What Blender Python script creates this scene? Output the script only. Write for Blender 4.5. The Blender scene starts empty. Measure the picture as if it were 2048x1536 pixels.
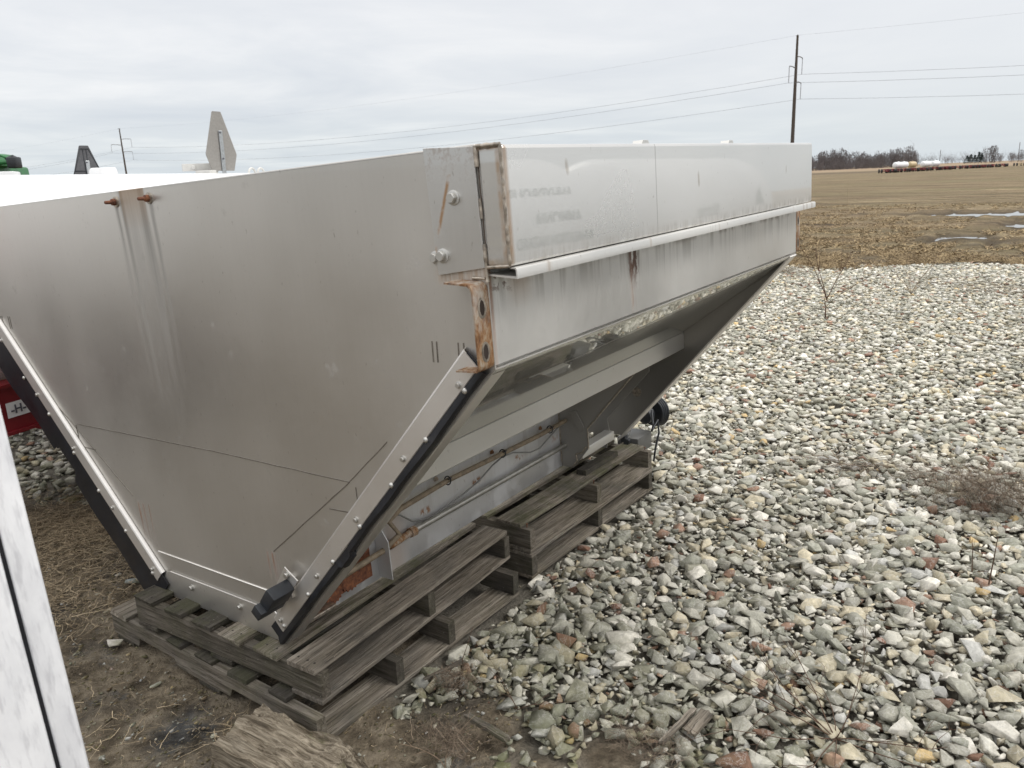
import bpy, bmesh, math, random
import numpy as np
from mathutils import Vector, Matrix, noise as mnoise
random.seed(7); rng = np.random.default_rng(7)
S = bpy.context.scene; C = S.collection

# ---------------------------------------------------------------- camera, sky, sun, exposure
F = 1552.0; CX, CY = 1024.0, 768.0; EYE = np.array([0, 0, 1.65])
def _n(v): v = np.array(v, float); return v/np.linalg.norm(v)
_up = -_n([0.041, 1, 407/F])
_a = _n([2172-CX, 284-CY, F]); _b = _n([-1160-CX, 564-CY, F])
_wx = _n(_a-_up*np.dot(_a, _up)); _wy = np.cross(_up, _wx)
W = np.array([_wx, _wy, _up])
def G(px, py, z=0.0):
    d = W@_n([px-CX, py-CY, F]); t = (z-EYE[2])/d[2]; return EYE+t*d
def D(px, py, depth):
    """world point seen at a photo position at a given distance along the optical axis"""
    return EYE+W@(np.array([(px-CX)/F, (py-CY)/F, 1.0])*depth)
cam = bpy.data.cameras.new('camera'); cam.sensor_width = 36; cam.lens = F/2048*36
cam.clip_start = 0.02; cam.clip_end = 6000
co = bpy.data.objects.new('camera', cam); C.objects.link(co)
R3 = np.array([W@[1, 0, 0], W@[0, -1, 0], W@[0, 0, -1]]).T
M4 = Matrix.Identity(4)
for i in range(3):
    for j in range(3): M4[i][j] = R3[i, j]
    M4[i][3] = EYE[i]
co.matrix_world = M4; S.camera = co

SUN_EL, SUN_AZ = 48, -62      # degrees; azimuth measured from +X towards +Y
w = bpy.data.worlds.new('World'); S.world = w; w.use_nodes = True
nt = w.node_tree; nt.nodes.clear(); N = nt.nodes.new; L = nt.links.new
out = N('ShaderNodeOutputWorld'); mixs = N('ShaderNodeMixShader')
sky = N('ShaderNodeTexSky'); sky.sky_type = 'NISHITA'; sky.sun_disc = False
sky.sun_elevation = math.radians(SUN_EL); sky.sun_rotation = math.radians(90-SUN_AZ)
bg1 = N('ShaderNodeBackground'); bg1.inputs[1].default_value = 0.1; L(sky.outputs[0], bg1.inputs[0])
bg2 = N('ShaderNodeBackground'); bg2.inputs[1].default_value = 1.0
tc = N('ShaderNodeTexCoord'); sp = N('ShaderNodeSeparateXYZ'); L(tc.outputs['Generated'], sp.inputs[0])
ramp = N('ShaderNodeValToRGB'); L(sp.outputs[2], ramp.inputs[0])
e = ramp.color_ramp.elements
e[0].position = 0.0; e[0].color = (.49, .535, .57, 1); e[1].position = 1.0; e[1].color = (1.55, 1.55, 1.55, 1)
for p, c in ((.05, (.53, .56, .585, 1)), (.10, (.575, .59, .61, 1)), (.22, (.625, .63, .643, 1)), (.36, (.655, .652, .658, 1)), (.6, (1.12, 1.10, 1.08, 1))):
    q = e.new(p); q.color = c
# cloud streaks laid on a flat layer overhead
mx = N('ShaderNodeMath'); mx.operation = 'MAXIMUM'; L(sp.outputs[2], mx.inputs[0]); mx.inputs[1].default_value = 0.0
ad = N('ShaderNodeMath'); L(mx.outputs[0], ad.inputs[0]); ad.inputs[1].default_value = 0.045
dx = N('ShaderNodeMath'); dx.operation = 'DIVIDE'; L(sp.outputs[0], dx.inputs[0]); L(ad.outputs[0], dx.inputs[1])
dy = N('ShaderNodeMath'); dy.operation = 'DIVIDE'; L(sp.outputs[1], dy.inputs[0]); L(ad.outputs[0], dy.inputs[1])
cb = N('ShaderNodeCombineXYZ'); L(dx.outputs[0], cb.inputs[0]); L(dy.outputs[0], cb.inputs[1])
n1 = N('ShaderNodeTexNoise'); n1.inputs['Scale'].default_value = .55; n1.inputs['Detail'].default_value = 9; n1.inputs['Roughness'].default_value = .58; n1.inputs['Distortion'].default_value = .4
L(cb.outputs[0], n1.inputs['Vector'])
cr = N('ShaderNodeValToRGB'); L(n1.outputs[0], cr.inputs[0])
cr.color_ramp.elements[0].position = .30; cr.color_ramp.elements[0].color = (.82, .85, .895, 1)
cr.color_ramp.elements[1].position = .72; cr.color_ramp.elements[1].color = (1.22, 1.19, 1.15, 1)
q = cr.color_ramp.elements.new(.50); q.color = (.97, .98, .99, 1)
# cloud contrast is strongest over the field to the left (+Y) and fades to plain grey to the right
fm = N('ShaderNodeMapRange'); L(sp.outputs[1], fm.inputs[0]); fm.inputs[1].default_value = .15; fm.inputs[2].default_value = .75
fm.inputs[3].default_value = .15; fm.inputs[4].default_value = .72
cm = N('ShaderNodeMix'); cm.data_type = 'RGBA'; L(fm.outputs[0], cm.inputs[0]); cm.inputs[6].default_value = (1, 1, 1, 1); L(cr.outputs[0], cm.inputs[7])
ml = N('ShaderNodeMix'); ml.data_type = 'RGBA'; ml.blend_type = 'MULTIPLY'; ml.inputs[0].default_value = 1
L(ramp.outputs[0], ml.inputs[6]); L(cm.outputs[2], ml.inputs[7])
L(ml.outputs[2], bg2.inputs[0]); mixs.inputs[0].default_value = .93
L(bg1.outputs[0], mixs.inputs[1]); L(bg2.outputs[0], mixs.inputs[2]); L(mixs.outputs[0], out.inputs[0])

sl = bpy.data.lights.new('sun', 'SUN'); sl.energy = 1.0; sl.angle = math.radians(22); sl.color = (1, .97, .92)
so = bpy.data.objects.new('sun', sl); C.objects.link(so)
sd = Vector((math.cos(math.radians(SUN_EL))*math.cos(math.radians(SUN_AZ)), math.cos(math.radians(SUN_EL))*math.sin(math.radians(SUN_AZ)), math.sin(math.radians(SUN_EL))))
so.rotation_euler = sd.to_track_quat('Z', 'Y').to_euler()
S.view_settings.view_transform = 'Standard'; S.view_settings.look = 'None'
S.view_settings.exposure = 0.5; S.view_settings.gamma = 1.0

# ---------------------------------------------------------------- node helpers
class Mt:
    def __init__(s, name, base=(.5, .5, .5), rough=.6, metal=0.0, spec=.5):
        s.m = bpy.data.materials.new(name); s.m.use_nodes = True; s.t = s.m.node_tree
        s.b = s.t.nodes['Principled BSDF']; s.b.inputs['Base Color'].default_value = (*base, 1)
        s.b.inputs['Roughness'].default_value = rough; s.b.inputs['Metallic'].default_value = metal
        s.b.inputs['Specular IOR Level'].default_value = spec
        s._tc = None
    def n(s, typ, **k):
        x = s.t.nodes.new(typ)
        for a, b in k.items(): setattr(x, a, b)
        return x
    def l(s, a, b): s.t.links.new(a, b)
    def co(s, kind='Object'):
        if not s._tc: s._tc = s.n('ShaderNodeTexCoord')
        return s._tc.outputs[kind]
    def map(s, scale=(1, 1, 1), loc=(0, 0, 0), rnd=False):
        m = s.n('ShaderNodeMapping'); m.inputs['Scale'].default_value = scale; m.inputs['Location'].default_value = loc
        s.l(s.co(), m.inputs[0])
        if rnd:
            oi = s.n('ShaderNodeObjectInfo'); v = s.n('ShaderNodeVectorMath', operation='SCALE'); v.inputs[0].default_value = (37, 91, 53)
            s.l(oi.outputs['Random'], v.inputs['Scale']); a = s.n('ShaderNodeVectorMath'); s.l(m.outputs[0], a.inputs[0]); s.l(v.outputs[0], a.inputs[1]); return a.outputs[0]
        return m.outputs[0]
    def noise(s, vec, scale=5, detail=4, rough=.55, dist=0):
        x = s.n('ShaderNodeTexNoise'); s.l(vec, x.inputs['Vector']); x.inputs['Scale'].default_value = scale
        x.inputs['Detail'].default_value = detail; x.inputs['Roughness'].default_value = rough; x.inputs['Distortion'].default_value = dist
        return x.outputs[0]
    def ramp(s, v, stops, interp='LINEAR'):
        r = s.n('ShaderNodeValToRGB'); s.l(v, r.inputs[0]); r.color_ramp.interpolation = interp; e = r.color_ramp.elements
        e[0].position, e[0].color = stops[0][0], (*stops[0][1], 1); e[1].position, e[1].color = stops[-1][0], (*stops[-1][1], 1)
        for p, c in stops[1:-1]: q = e.new(p); q.color = (*c, 1)
        return r.outputs[0]
    def rng(s, v, a, b, c=0, d=1, smooth=False):
        r = s.n('ShaderNodeMapRange'); s.l(v, r.inputs[0])
        if smooth: r.interpolation_type = 'SMOOTHSTEP'
        for i, x in enumerate((a, b, c, d)): r.inputs[1+i].default_value = x
        return r.outputs[0]
    def math(s, op, a, b=None):
        x = s.n('ShaderNodeMath', operation=op)
        for i, v in enumerate((a, b)):
            if v is None: continue
            if isinstance(v, (int, float)): x.inputs[i].default_value = v
            else: s.l(v, x.inputs[i])
        return x.outputs[0]
    def mix(s, f, a, b, blend='MIX'):
        x = s.n('ShaderNodeMix', data_type='RGBA', blend_type=blend)
        if isinstance(f, (int, float)): x.inputs[0].default_value = f
        else: s.l(f, x.inputs[0])
        for i, v in ((6, a), (7, b)):
            if isinstance(v, tuple): x.inputs[i].default_value = (*v, 1)
            else: s.l(v, x.inputs[i])
        return x.outputs[2]
    def sep(s, v=None):
        x = s.n('ShaderNodeSeparateXYZ'); s.l(v if v is not None else s.co(), x.inputs[0]); return x.outputs
    def color(s, v): s.l(v, s.b.inputs['Base Color'])
    def rough(s, v): s.l(v, s.b.inputs['Roughness'])
    def metal(s, v): s.l(v, s.b.inputs['Metallic'])
    def bump(s, h, strength=.3, dist=.01):
        x = s.n('ShaderNodeBump'); x.inputs['Strength'].default_value = strength; x.inputs['Distance'].default_value = dist
        s.l(h, x.inputs['Height']); s.l(x.outputs[0], s.b.inputs['Normal']); return x

def band(m, v, lo, hi, soft):
    """1 inside lo..hi with soft borders"""
    a = m.rng(v, lo-soft, lo+soft, 0, 1, True); b = m.rng(v, hi-soft, hi+soft, 1, 0, True)
    return m.math('MULTIPLY', a, b)

# ---- stainless steel with grime; masks(m, sep) returns list of (mask, colour) rust/dirt patches in local metres
def steel(name, base=(.60, .59, .565), r0=.24, r1=.42, sharp=0.0, streak=.5, masks=None, dirt=.35, brush=(1, 60, 2), wave=.0):
    m = Mt(name, base, r0, 1.0)
    p = m.map((1, 1, 1)); big = m.noise(p, 1.7, 2, .5); fine = m.noise(p, 38, 5, .7)
    st = m.noise(m.map(brush), 3, 4, .6)
    spots = m.rng(m.noise(m.map((1, 1, .45)), 95, 2, .5), .70, .78)
    col = m.mix(m.rng(big, .3, .7), tuple(x*.92 for x in base), tuple(min(1, x*1.05) for x in base))
    col = m.mix(m.math('MULTIPLY', m.rng(st, .40, .8), streak*.35), col, tuple(x*.62 for x in base))
    col = m.mix(m.math('MULTIPLY', spots, .45), col, (.22, .19, .16))
    met = m.math('SUBTRACT', 1.0-dirt*.5, m.math('MULTIPLY', m.rng(fine, .3, .75), dirt*(.22 if sharp < .2 else .08)))
    ro = m.rng(big, .35, .65, r0, r1)
    if masks:
        for msk, c, op in masks(m, m.sep()):
            k = m.math('MULTIPLY', msk, op); col = m.mix(k, col, c)
            met = m.math('MULTIPLY', met, m.math('SUBTRACT', 1.0, k)); ro = m.math('ADD', ro, m.math('MULTIPLY', k, .35))
    m.color(col); m.metal(met); m.rough(ro)
    h = m.math('ADD', m.math('MULTIPLY', fine, .012), m.math('MULTIPLY', m.noise(p, 1.4, 2, .5), wave))
    bp = m.bump(h, .25 if sharp < .2 else .05, .012)
    if sharp > 0:   # a thin polished layer over the dull one
        g = m.n('ShaderNodeBsdfGlossy'); g.inputs['Color'].default_value = (.62, .62, .60, 1); g.inputs['Roughness'].default_value = .02
        b2 = m.n('ShaderNodeBump'); b2.inputs['Strength'].default_value = .006; b2.inputs['Distance'].default_value = .01
        m.l(m.noise(p, 5, 2, .5), b2.inputs['Height']); m.l(b2.outputs[0], g.inputs['Normal'])
        ms = m.n('ShaderNodeMixShader'); ms.inputs[0].default_value = sharp
        m.l(m.b.outputs[0], ms.inputs[1]); m.l(g.outputs[0], ms.inputs[2]); m.l(ms.outputs[0], m.t.nodes['Material Output'].inputs[0])
    return m.m

RUST = (.20, .085, .035); RUSTD = (.10, .045, .028); OCHRE = (.34, .20, .09); GRIME = (.10, .095, .085)
def front_masks(m, s):
    y, z = s[1], s[2]; o = []
    vn = m.noise(m.map((1, 1, .05)), 55, 3, .6)          # vertical drips
    # grey drips below the two rusty studs
    for a, b, zt, ln, c, op in ((.492, .508, 1.41, .62, GRIME, .55), (.300, .316, 1.405, .60, GRIME, .55), (.455, .475, 1.44, .66, GRIME, .5), (.34, .375, 1.44, .62, GRIME, .5), (.335, .475, 1.44, .75, (.25, .24, .22), .35)):
        yw = m.math('ADD', y, m.math('MULTIPLY', m.math('SUBTRACT', m.noise(m.map((1, 1, .5)), 5, 2), .5), .03)); k = m.math('MULTIPLY', m.math('MULTIPLY', band(m, yw, a, b, .010), m.rng(vn, .3, .6, .35, 1)), m.math('MULTIPLY', m.rng(z, zt-ln, zt-.1), m.rng(z, zt, zt+.004, 1, 0)))
        o.append((k, c, op))
    o.append((m.math('MULTIPLY', band(m, y, .335, .475, .003), m.rng(z, 1.32, 1.44)), OCHRE, .55))
    # brown drips on the lower part
    for a, b, zt, ln in ((-.03, .03, .325, .13), (.69, .775, .36, .17), (-.115, -.09, .22, .07)):
        dr = m.rng(m.noise(m.map((1, 1, .04), (0, a*7, 0)), 70, 2, .5), .5, .62)
        k = m.math('MULTIPLY', m.math('MULTIPLY', band(m, y, a, b, .006), dr), m.math('MULTIPLY', m.rng(z, zt-ln, zt-ln*.3), m.rng(z, zt-.01, zt, 1, 0)))
        o.append((k, RUST, .85))
    # rust near the corner angle
    k = m.math('MULTIPLY', band(m, y, -.94, -.80, .02), band(m, z, 1.155, 1.19, .01))
    o.append((m.math('MULTIPLY', k, m.rng(vn, .4, .6)), OCHRE, .6))
    o.append((m.math('MULTIPLY', m.rng(m.noise(m.co(), 9, 6, .7), .62, .72), m.rng(z, .1, .5)), (.3, .28, .25), .35))
    return o
def side_masks(m, s):
    x, y, z = s[0], s[1], s[2]; o = []
    dr = m.noise(m.map((1, 1, .035)), 34, 4, .65)
    top = m.math('MULTIPLY', m.rng(z, 1.02, 1.165, 0, 1), m.rng(z, 1.175, 1.18, 1, 0))
    o.append((m.math('MULTIPLY', m.rng(dr, .48, .60), top), (.30, .29, .265), .55))
    dr2 = m.noise(m.map((1, 1, .12), (3, 0, 0)), 22, 4, .6); tp = m.rng(z, 1.135, 1.165)
    o.append((m.math('MULTIPLY', m.rng(dr2, .48, .56), m.math('MULTIPLY', tp, m.rng(x, .8, 1.2, .35, 1))), RUSTD, .9))
    k = m.math('MULTIPLY', band(m, x, .655, .715, .012), m.math('MULTIPLY', m.rng(z, 1.03, 1.10), m.rng(m.noise(m.map((1, 1, .35)), 60, 4, .7), .40, .50)))
    o.append((k, RUSTD, .95))
    k = m.math('MULTIPLY', band(m, x, .665, .69, .01), m.math('MULTIPLY', m.rng(z, .97, 1.0), m.rng(dr2, .50, .56)))
    o.append((k, RUST, .6))
    k = m.math('MULTIPLY', band(m, x, .0, .10, .02), m.rng(m.noise(m.co(), 60, 3, .6), .55, .64))
    o.append((m.math('MULTIPLY', k, m.rng(z, 1.12, 1.15)), RUSTD, .8))
    k = m.math('MULTIPLY', band(m, x, .08, .16, .03), m.rng(z, 1.08, 1.14)); o.append((k, OCHRE, .35))
    o.append((m.math('MULTIPLY', band(m, x, -.01, .014, .004), m.rng(z, .96, 1.17, .5, 1)), RUST, .8))
    return o
def box_masks(m, s):
    x, y, z = s[0], s[1], s[2]; o = []
    fr = m.rng(x, .012, .018, 1, 0)
    edge = m.math('MAXIMUM', band(m, y, -1.01, -.985, .004), m.math('MAXIMUM', band(m, z, 1.18, 1.207, .005), band(m, z, 1.428, 1.45, .004)))
    o.append((m.math('MULTIPLY', m.math('MULTIPLY', fr, edge), m.rng(m.noise(m.co(), 30, 4, .6), .35, .6, .4, 1)), OCHRE, .7))
    o.append((m.math('MULTIPLY', m.rng(x, .012, .022, 1, 0), m.rng(y, -1.0015, -1.0005, 1, 0)), (.26, .17, .10), .7))
    sp2 = m.rng(m.noise(m.map((1, 1, .4)), 14, 2, .5), .71, .735); o.append((sp2, (.30, .26, .22), .7))
    o.append((m.math('MULTIPLY', band(m, x, .712, .717, .001), m.rng(y, -1.0, -.999, 1, 0)), (.2, .19, .18), .6))
    o.append((m.math('MULTIPLY', band(m, z, 1.185, 1.215, .012), m.rng(m.noise(m.map((1, 1, .2)), 40, 4, .6), .35, .65)), (.28, .26, .23), .6))
    return o
def wall_masks(m, s):
    x, y, z = s[0], s[1], s[2]; o = []
    for cxx, zz in ((.734, .157), (1.061, .161), (1.378, .163), (1.68, .162)):
        k = m.math('MULTIPLY', band(m, x, cxx-.028, cxx+.028, .008), band(m, z, zz-.014, zz+.014, .008))
        o.append((m.math('MULTIPLY', k, m.rng(m.noise(m.map((1, 1, .5)), 60, 3, .6), .44, .52)), (.24, .11, .04), .95))
    o.append((m.math('MULTIPLY', m.rng(m.noise(m.map((1, 1, .05)), 16, 4, .6), .52, .7), m.rng(z, .05, .2)), (.27, .22, .17), .45))
    o.append((m.rng(m.noise(m.map((1, 1, .5)), 7, 6, .7), .48, .6), (.62, .62, .62), .35))
    o.append((band(m, x, .5, .6, .05), OCHRE, .4))
    return o
def sill_masks(m, s):
    x, y, z = s[0], s[1], s[2]
    return [(m.math('MULTIPLY', m.rng(m.noise(m.map((1, 1, .05)), 18, 3, .6), .60, .68), m.rng(z, .60, .69)), (.26, .20, .15), .5),
            (m.math('MULTIPLY', band(m, z, .683, .692, .003), m.rng(m.noise(m.map((1, 0, 0)), 12, 3, .6), .5, .6)), RUST, .8)]
ST_FRONT = steel('stainless_front', (.605, .585, .55), .35, .45, .03, .18, front_masks, .38, (1, 26, 1.2), wave=.12)
ST_SIDE = steel('stainless_side', (.70, .69, .66), .32, .44, .03, .08, side_masks, .6, (1, 1, 1), wave=.1)
ST_BOX = steel('stainless_box', (.70, .695, .675), .26, .36, .22, .08, box_masks, .66, (1, 1, 1), wave=.05)
ST_SLOPE = steel('stainless_slope', (.70, .70, .67), .13, .18, .58, .06, None, .75, (1, 1, 1), wave=.1)
ST_WALL = steel('stainless_wall', (.64, .64, .64), .40, .55, .0, .3, wall_masks, .35, (20, 1, 1), wave=.4)
ST_SILL = steel('stainless_sill', (.64, .63, .60), .34, .5, .0, .15, sill_masks, .6, (1, 30, 1), wave=.3)
ST_TRIM = steel('stainless_trim', (.76, .735, .70), .36, .46, .0, .15, None, .45, (3, 3, 3), wave=.03)
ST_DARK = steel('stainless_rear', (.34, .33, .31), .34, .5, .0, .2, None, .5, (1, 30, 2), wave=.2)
ST_PLATE = steel('stainless_plate', (.66, .655, .64), .24, .40, .06, .3,
                 lambda m, s: [(m.math('MULTIPLY', m.rng(s[2], 1.36, 1.44), m.rng(m.noise(m.co(), 60, 4, .7), .48, .6)), (.30, .25, .21), .6),
                               (m.math('MULTIPLY', m.rng(m.math('ABSOLUTE', m.math('SUBTRACT', m.math('ADD', s[1], .87), m.math('MULTIPLY', m.math('SUBTRACT', 1.40, s[2]), .38))), .002, .007, 1, 0),
                                       m.math('MULTIPLY', m.rng(m.noise(m.co(), 24, 3, .6), .38, .55), m.rng(s[2], 1.385, 1.39, 1, 0))), (.30, .16, .06), .9)], .25, (1, 20, 1))
BOLT = steel('bolt_steel', (.58, .57, .54), .30, .45, .0, .2, None, .2)

def rusty(name, a=.45, steelc=(.45, .42, .38)):
    m = Mt(name); p = m.map((1, 1, .45)); k = m.noise(p, 48, 7, .75, .3); k2 = m.noise(p, 14, 5, .7)
    c = m.ramp(k, [(.30, (.07, .035, .022)), (.42, (.17, .080, .032)), (.50, (.27, .14, .06)), (.57, (.36, .27, .18)), (.68, (.46, .42, .36))])
    c = m.mix(m.rng(k2, .5, .7), c, steelc); m.color(c); m.b.inputs['Roughness'].default_value = .75
    m.b.inputs['Metallic'].default_value = .15; m.bump(k, .5, .004); return m.m
RUSTY = rusty('rusted_steel'); 
def rust_dark():
    m = Mt('rusted_iron'); k = m.noise(m.map(), 60, 5, .7)
    m.color(m.ramp(k, [(.3, (.05, .02, .015)), (.5, (.16, .06, .03)), (.7, (.30, .12, .05))])); m.b.inputs['Roughness'].default_value = .85; m.bump(k, .6, .004); return m.m
RUSTI = rust_dark()
def flat(name, c, r=.6, metal=0, nz=.12, sc=20, spec=.5, rnd=False):
    m = Mt(name, c, r, metal, spec); k = m.noise(m.map(rnd=rnd), sc, 5, .6)
    m.color(m.mix(m.rng(k, .3, .7), tuple(x*(1-nz) for x in c), tuple(min(1, x*(1+nz)) for x in c)))
    m.rough(m.rng(k, .3, .7, r*.85, min(1, r*1.12))); m.bump(k, .08, .004); return m.m
RUBBER = flat('black_rubber', (.012, .013, .017), .42, 0, .35, 12, .45)
BLACKP = flat('black_plastic', (.022, .025, .03), .45, 0, .3, 30)
HOSE = flat('tan_hose', (.24, .19, .13), .6, 0, .35, 40)
GREYC = flat('grey_cable', (.22, .22, .21), .5, 0, .2, 40)
WELD = flat('weld_scale', (.17, .135, .10), .55, .5, .5, 60)
MARK = flat('heat_mark', (.22, .20, .175), .5, .7, .3, 60)
BEAD = flat('weld_bead', (.42, .37, .31), .38, .8, .5, 70)

# ---- wood
def wood(name, along, tone=1.0, moss=.0, dark=.0):
    """weathered pallet wood, grain along axis 0/1/2"""
    m = Mt(name, rough=.82, spec=.25); sc = [22, 22, 22]; sc[along] = 1.1
    p = m.map(tuple(sc), rnd=True); q = m.map((1, 1, 1), rnd=True)
    g = m.noise(p, 2.2, 7, .68, .6); g2 = m.noise(p, 9, 4, .7); b = m.noise(q, 4, 5, .6)
    c = m.ramp(g, [(.30, tuple(tone*x for x in (.065, .055, .043))), (.43, tuple(tone*x for x in (.150, .128, .100))), (.55, tuple(tone*x for x in (.235, .205, .168))), (.70, tuple(tone*x for x in (.35, .315, .265)))])
    c = m.mix(m.rng(g2, .54, .62, 0, .7), c, (.03, .024, .018))
    c = m.mix(m.rng(b, .46, .72, 0, .75), c, tuple(tone*x for x in (.085, .08, .072)))
    if dark: c = m.mix(m.rng(m.noise(q, 6, 6, .7), .38, .6, dark*.4, dark), c, (.035, .032, .027))
    if moss: c = m.mix(m.rng(m.noise(q, 7, 6, .72), .45, .60, 0, moss), c, (.075, .085, .028))
    sp_ = m.rng(m.noise(q, 120, 2, .5), .70, .76); c = m.mix(m.math('MULTIPLY', sp_, .5), c, (.40, .38, .33))
    m.color(c); m.bump(m.math('ADD', g, m.math('MULTIPLY', g2, .8)), .8, .008); return m.m
WX0 = wood('pallet_wood_grey', 0, 1.12); WX1 = wood('pallet_wood_mossy', 0, 1.15, .5); WX2 = wood('pallet_wood_brown', 0, 1.2, .12)
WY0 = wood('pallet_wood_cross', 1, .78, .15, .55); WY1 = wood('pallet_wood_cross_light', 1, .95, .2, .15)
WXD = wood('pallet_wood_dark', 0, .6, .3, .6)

# ---------------------------------------------------------------- mesh helpers
class MB:
    def __init__(s): s.bm = bmesh.new()
    def box(s, lo, hi, bev=0.0, rot=None, jit=0.0):
        t = bmesh.new(); bmesh.ops.create_cube(t, size=1)
        for v in t.verts: v.co = Vector([lo[i]+(v.co[i]+.5)*(hi[i]-lo[i]) for i in range(3)])
        if bev > 0: bmesh.ops.bevel(t, geom=t.edges[:], offset=bev, segments=2, profile=.5, affect='EDGES')
        if rot is not None: bmesh.ops.transform(t, matrix=rot, verts=t.verts)
        s.add(t); return s
    def add(s, t):
        vm = {}
        for v in t.verts: vm[v] = s.bm.verts.new(v.co)
        for f in t.faces:
            try: nf = s.bm.faces.new([vm[v] for v in f.verts]); nf.smooth = f.smooth
            except ValueError: pass
        t.free()
    def prism(s, pts, axis, a, b, bev=0.0, seg=2):
        """pts: 2-D outline in the plane normal to axis (order of remaining axes), extruded a..b"""
        t = bmesh.new(); ax = [i for i in range(3) if i != axis]
        def mk(p, h):
            v = [0, 0, 0]; v[ax[0]], v[ax[1]], v[axis] = p[0], p[1], h; return t.verts.new(v)
        A = [mk(p, a) for p in pts]; B = [mk(p, b) for p in pts]; n = len(pts)
        t.faces.new(A); t.faces.new(B[::-1])
        for i in range(n): t.faces.new([A[i], B[i], B[(i+1) % n], A[(i+1) % n]])
        bmesh.ops.recalc_face_normals(t, faces=t.faces)
        if bev > 0: bmesh.ops.bevel(t, geom=t.edges[:], offset=bev, segments=seg, profile=.5, affect='EDGES')
        s.add(t); return s
    def tube(s, pts, r, seg=8, cap=True, radii=None):
        pts = [Vector(p) for p in pts]; rings = []; n = len(pts)
        prev = None
        for i, p in enumerate(pts):
            d = (pts[min(i+1, n-1)]-pts[max(i-1, 0)]).normalized()
            if prev is None:
                u = d.orthogonal().normalized()
            else:
                u = (prev-d*prev.dot(d)); u = u.normalized() if u.length > 1e-6 else d.orthogonal().normalized()
            prev = u; v = d.cross(u); rr = radii[i] if radii else r
            rings.append([s.bm.verts.new(p+(u*math.cos(2*math.pi*k/seg)+v*math.sin(2*math.pi*k/seg))*rr) for k in range(seg)])
        for i in range(n-1):
            for k in range(seg):
                f = s.bm.faces.new([rings[i][k], rings[i][(k+1) % seg], rings[i+1][(k+1) % seg], rings[i+1][k]]); f.smooth = True
        if cap: s.bm.faces.new(rings[0][::-1]); s.bm.faces.new(rings[-1])
        return s
    def lathe(s, prof, M=None, seg=24):
        """prof: (r, h) pairs round local Z"""
        M = M or Matrix.Identity(4); rings = []
        for r, h in prof:
            rings.append([s.bm.verts.new(M@Vector((r*math.cos(2*math.pi*k/seg), r*math.sin(2*math.pi*k/seg), h))) for k in range(seg)])
        for i in range(len(prof)-1):
            for k in range(seg):
                f = s.bm.faces.new([rings[i][k], rings[i][(k+1) % seg], rings[i+1][(k+1) % seg], rings[i+1][k]]); f.smooth = True
        s.bm.faces.new(rings[0][::-1]); s.bm.faces.new(rings[-1]); return s
    def sheet(s, prof, axis, a, b, n=1, th=0.004):
        """open bent sheet: prof 2-D polyline, extruded along axis, given thickness th"""
        ax = [i for i in range(3) if i != axis]; P = [Vector(p) for p in prof]; off = []
        for i in range(len(P)):
            d = (P[min(i+1, len(P)-1)]-P[max(i-1, 0)]).normalized(); off.append(Vector((-d.y, d.x))*th)
        out_ = [p for p in P]+[P[i]+off[i] for i in range(len(P)-1, -1, -1)]
        return s.prism([tuple(p) for p in out_], axis, a, b)
    def build(s, name, mat, parent=None, smooth=None, recalc=True):
        if recalc: bmesh.ops.recalc_face_normals(s.bm, faces=s.bm.faces)
        me = bpy.data.meshes.new(name); s.bm.to_mesh(me); s.bm.free()
        if mat: me.materials.append(mat)
        if smooth is not None:
            me.set_sharp_from_angle(angle=math.radians(smooth))
            for p in me.polygons: p.use_smooth = True
        o = bpy.data.objects.new(name, me); C.objects.link(o)
        if parent: o.parent = parent
        return o
def npmesh(name, V, Fc, mat=None, parent=None, smooth=False, attrs=None):
    me = bpy.data.meshes.new(name); V = np.asarray(V, np.float32); Fc = np.asarray(Fc, np.int32); k = Fc.shape[1]
    me.vertices.add(len(V)); me.vertices.foreach_set('co', V.ravel())
    me.loops.add(Fc.size); me.loops.foreach_set('vertex_index', Fc.ravel())
    me.polygons.add(len(Fc)); me.polygons.foreach_set('loop_start', np.arange(0, Fc.size, k)); me.polygons.foreach_set('loop_total', np.full(len(Fc), k))
    if smooth: me.polygons.foreach_set('use_smooth', np.ones(len(Fc), bool))
    me.update(); me.validate()
    for nme, arr in (attrs or {}).items():
        if arr.ndim == 2:
            a = me.attributes.new(nme, 'FLOAT_COLOR', 'POINT'); a.data.foreach_set('color', np.hstack([arr, np.ones((len(arr), 1))]).astype(np.float32).ravel())
        else:
            a = me.attributes.new(nme, 'FLOAT', 'POINT'); a.data.foreach_set('value', arr.astype(np.float32))
    if mat: me.materials.append(mat)
    o = bpy.data.objects.new(name, me); C.objects.link(o)
    if parent: o.parent = parent
    return o
def tag(o, label=None, cat=None, group=None, kind=None):
    if label: o['label'] = label
    if cat: o['category'] = cat
    if group: o['group'] = group
    if kind: o['kind'] = kind
    return o
def empty(name, loc, rz=0, label=None, cat=None, group=None, mat4=None):
    o = bpy.data.objects.new(name, None); C.objects.link(o); o.empty_display_size = .1
    if mat4 is not None: o.matrix_world = mat4
    else: o.location = loc; o.rotation_euler = (0, 0, rz)
    return tag(o, label, cat, group)
def copy_tree(o, parent=None):
    c = o.copy(); C.objects.link(c); c.parent = parent
    for ch in list(o.children): copy_tree(ch, c)
    return c
def frame(p, d, u=(0, 0, 1)):
    """matrix at p whose Z is d"""
    d = Vector(d).normalized(); u = Vector(u)
    if abs(d.dot(u)) > .98: u = Vector((1, 0, 0))
    x = u.cross(d).normalized(); y = d.cross(x)
    M = Matrix((x, y, d)).transposed().to_4x4(); M.translation = Vector(p); return M
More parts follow.
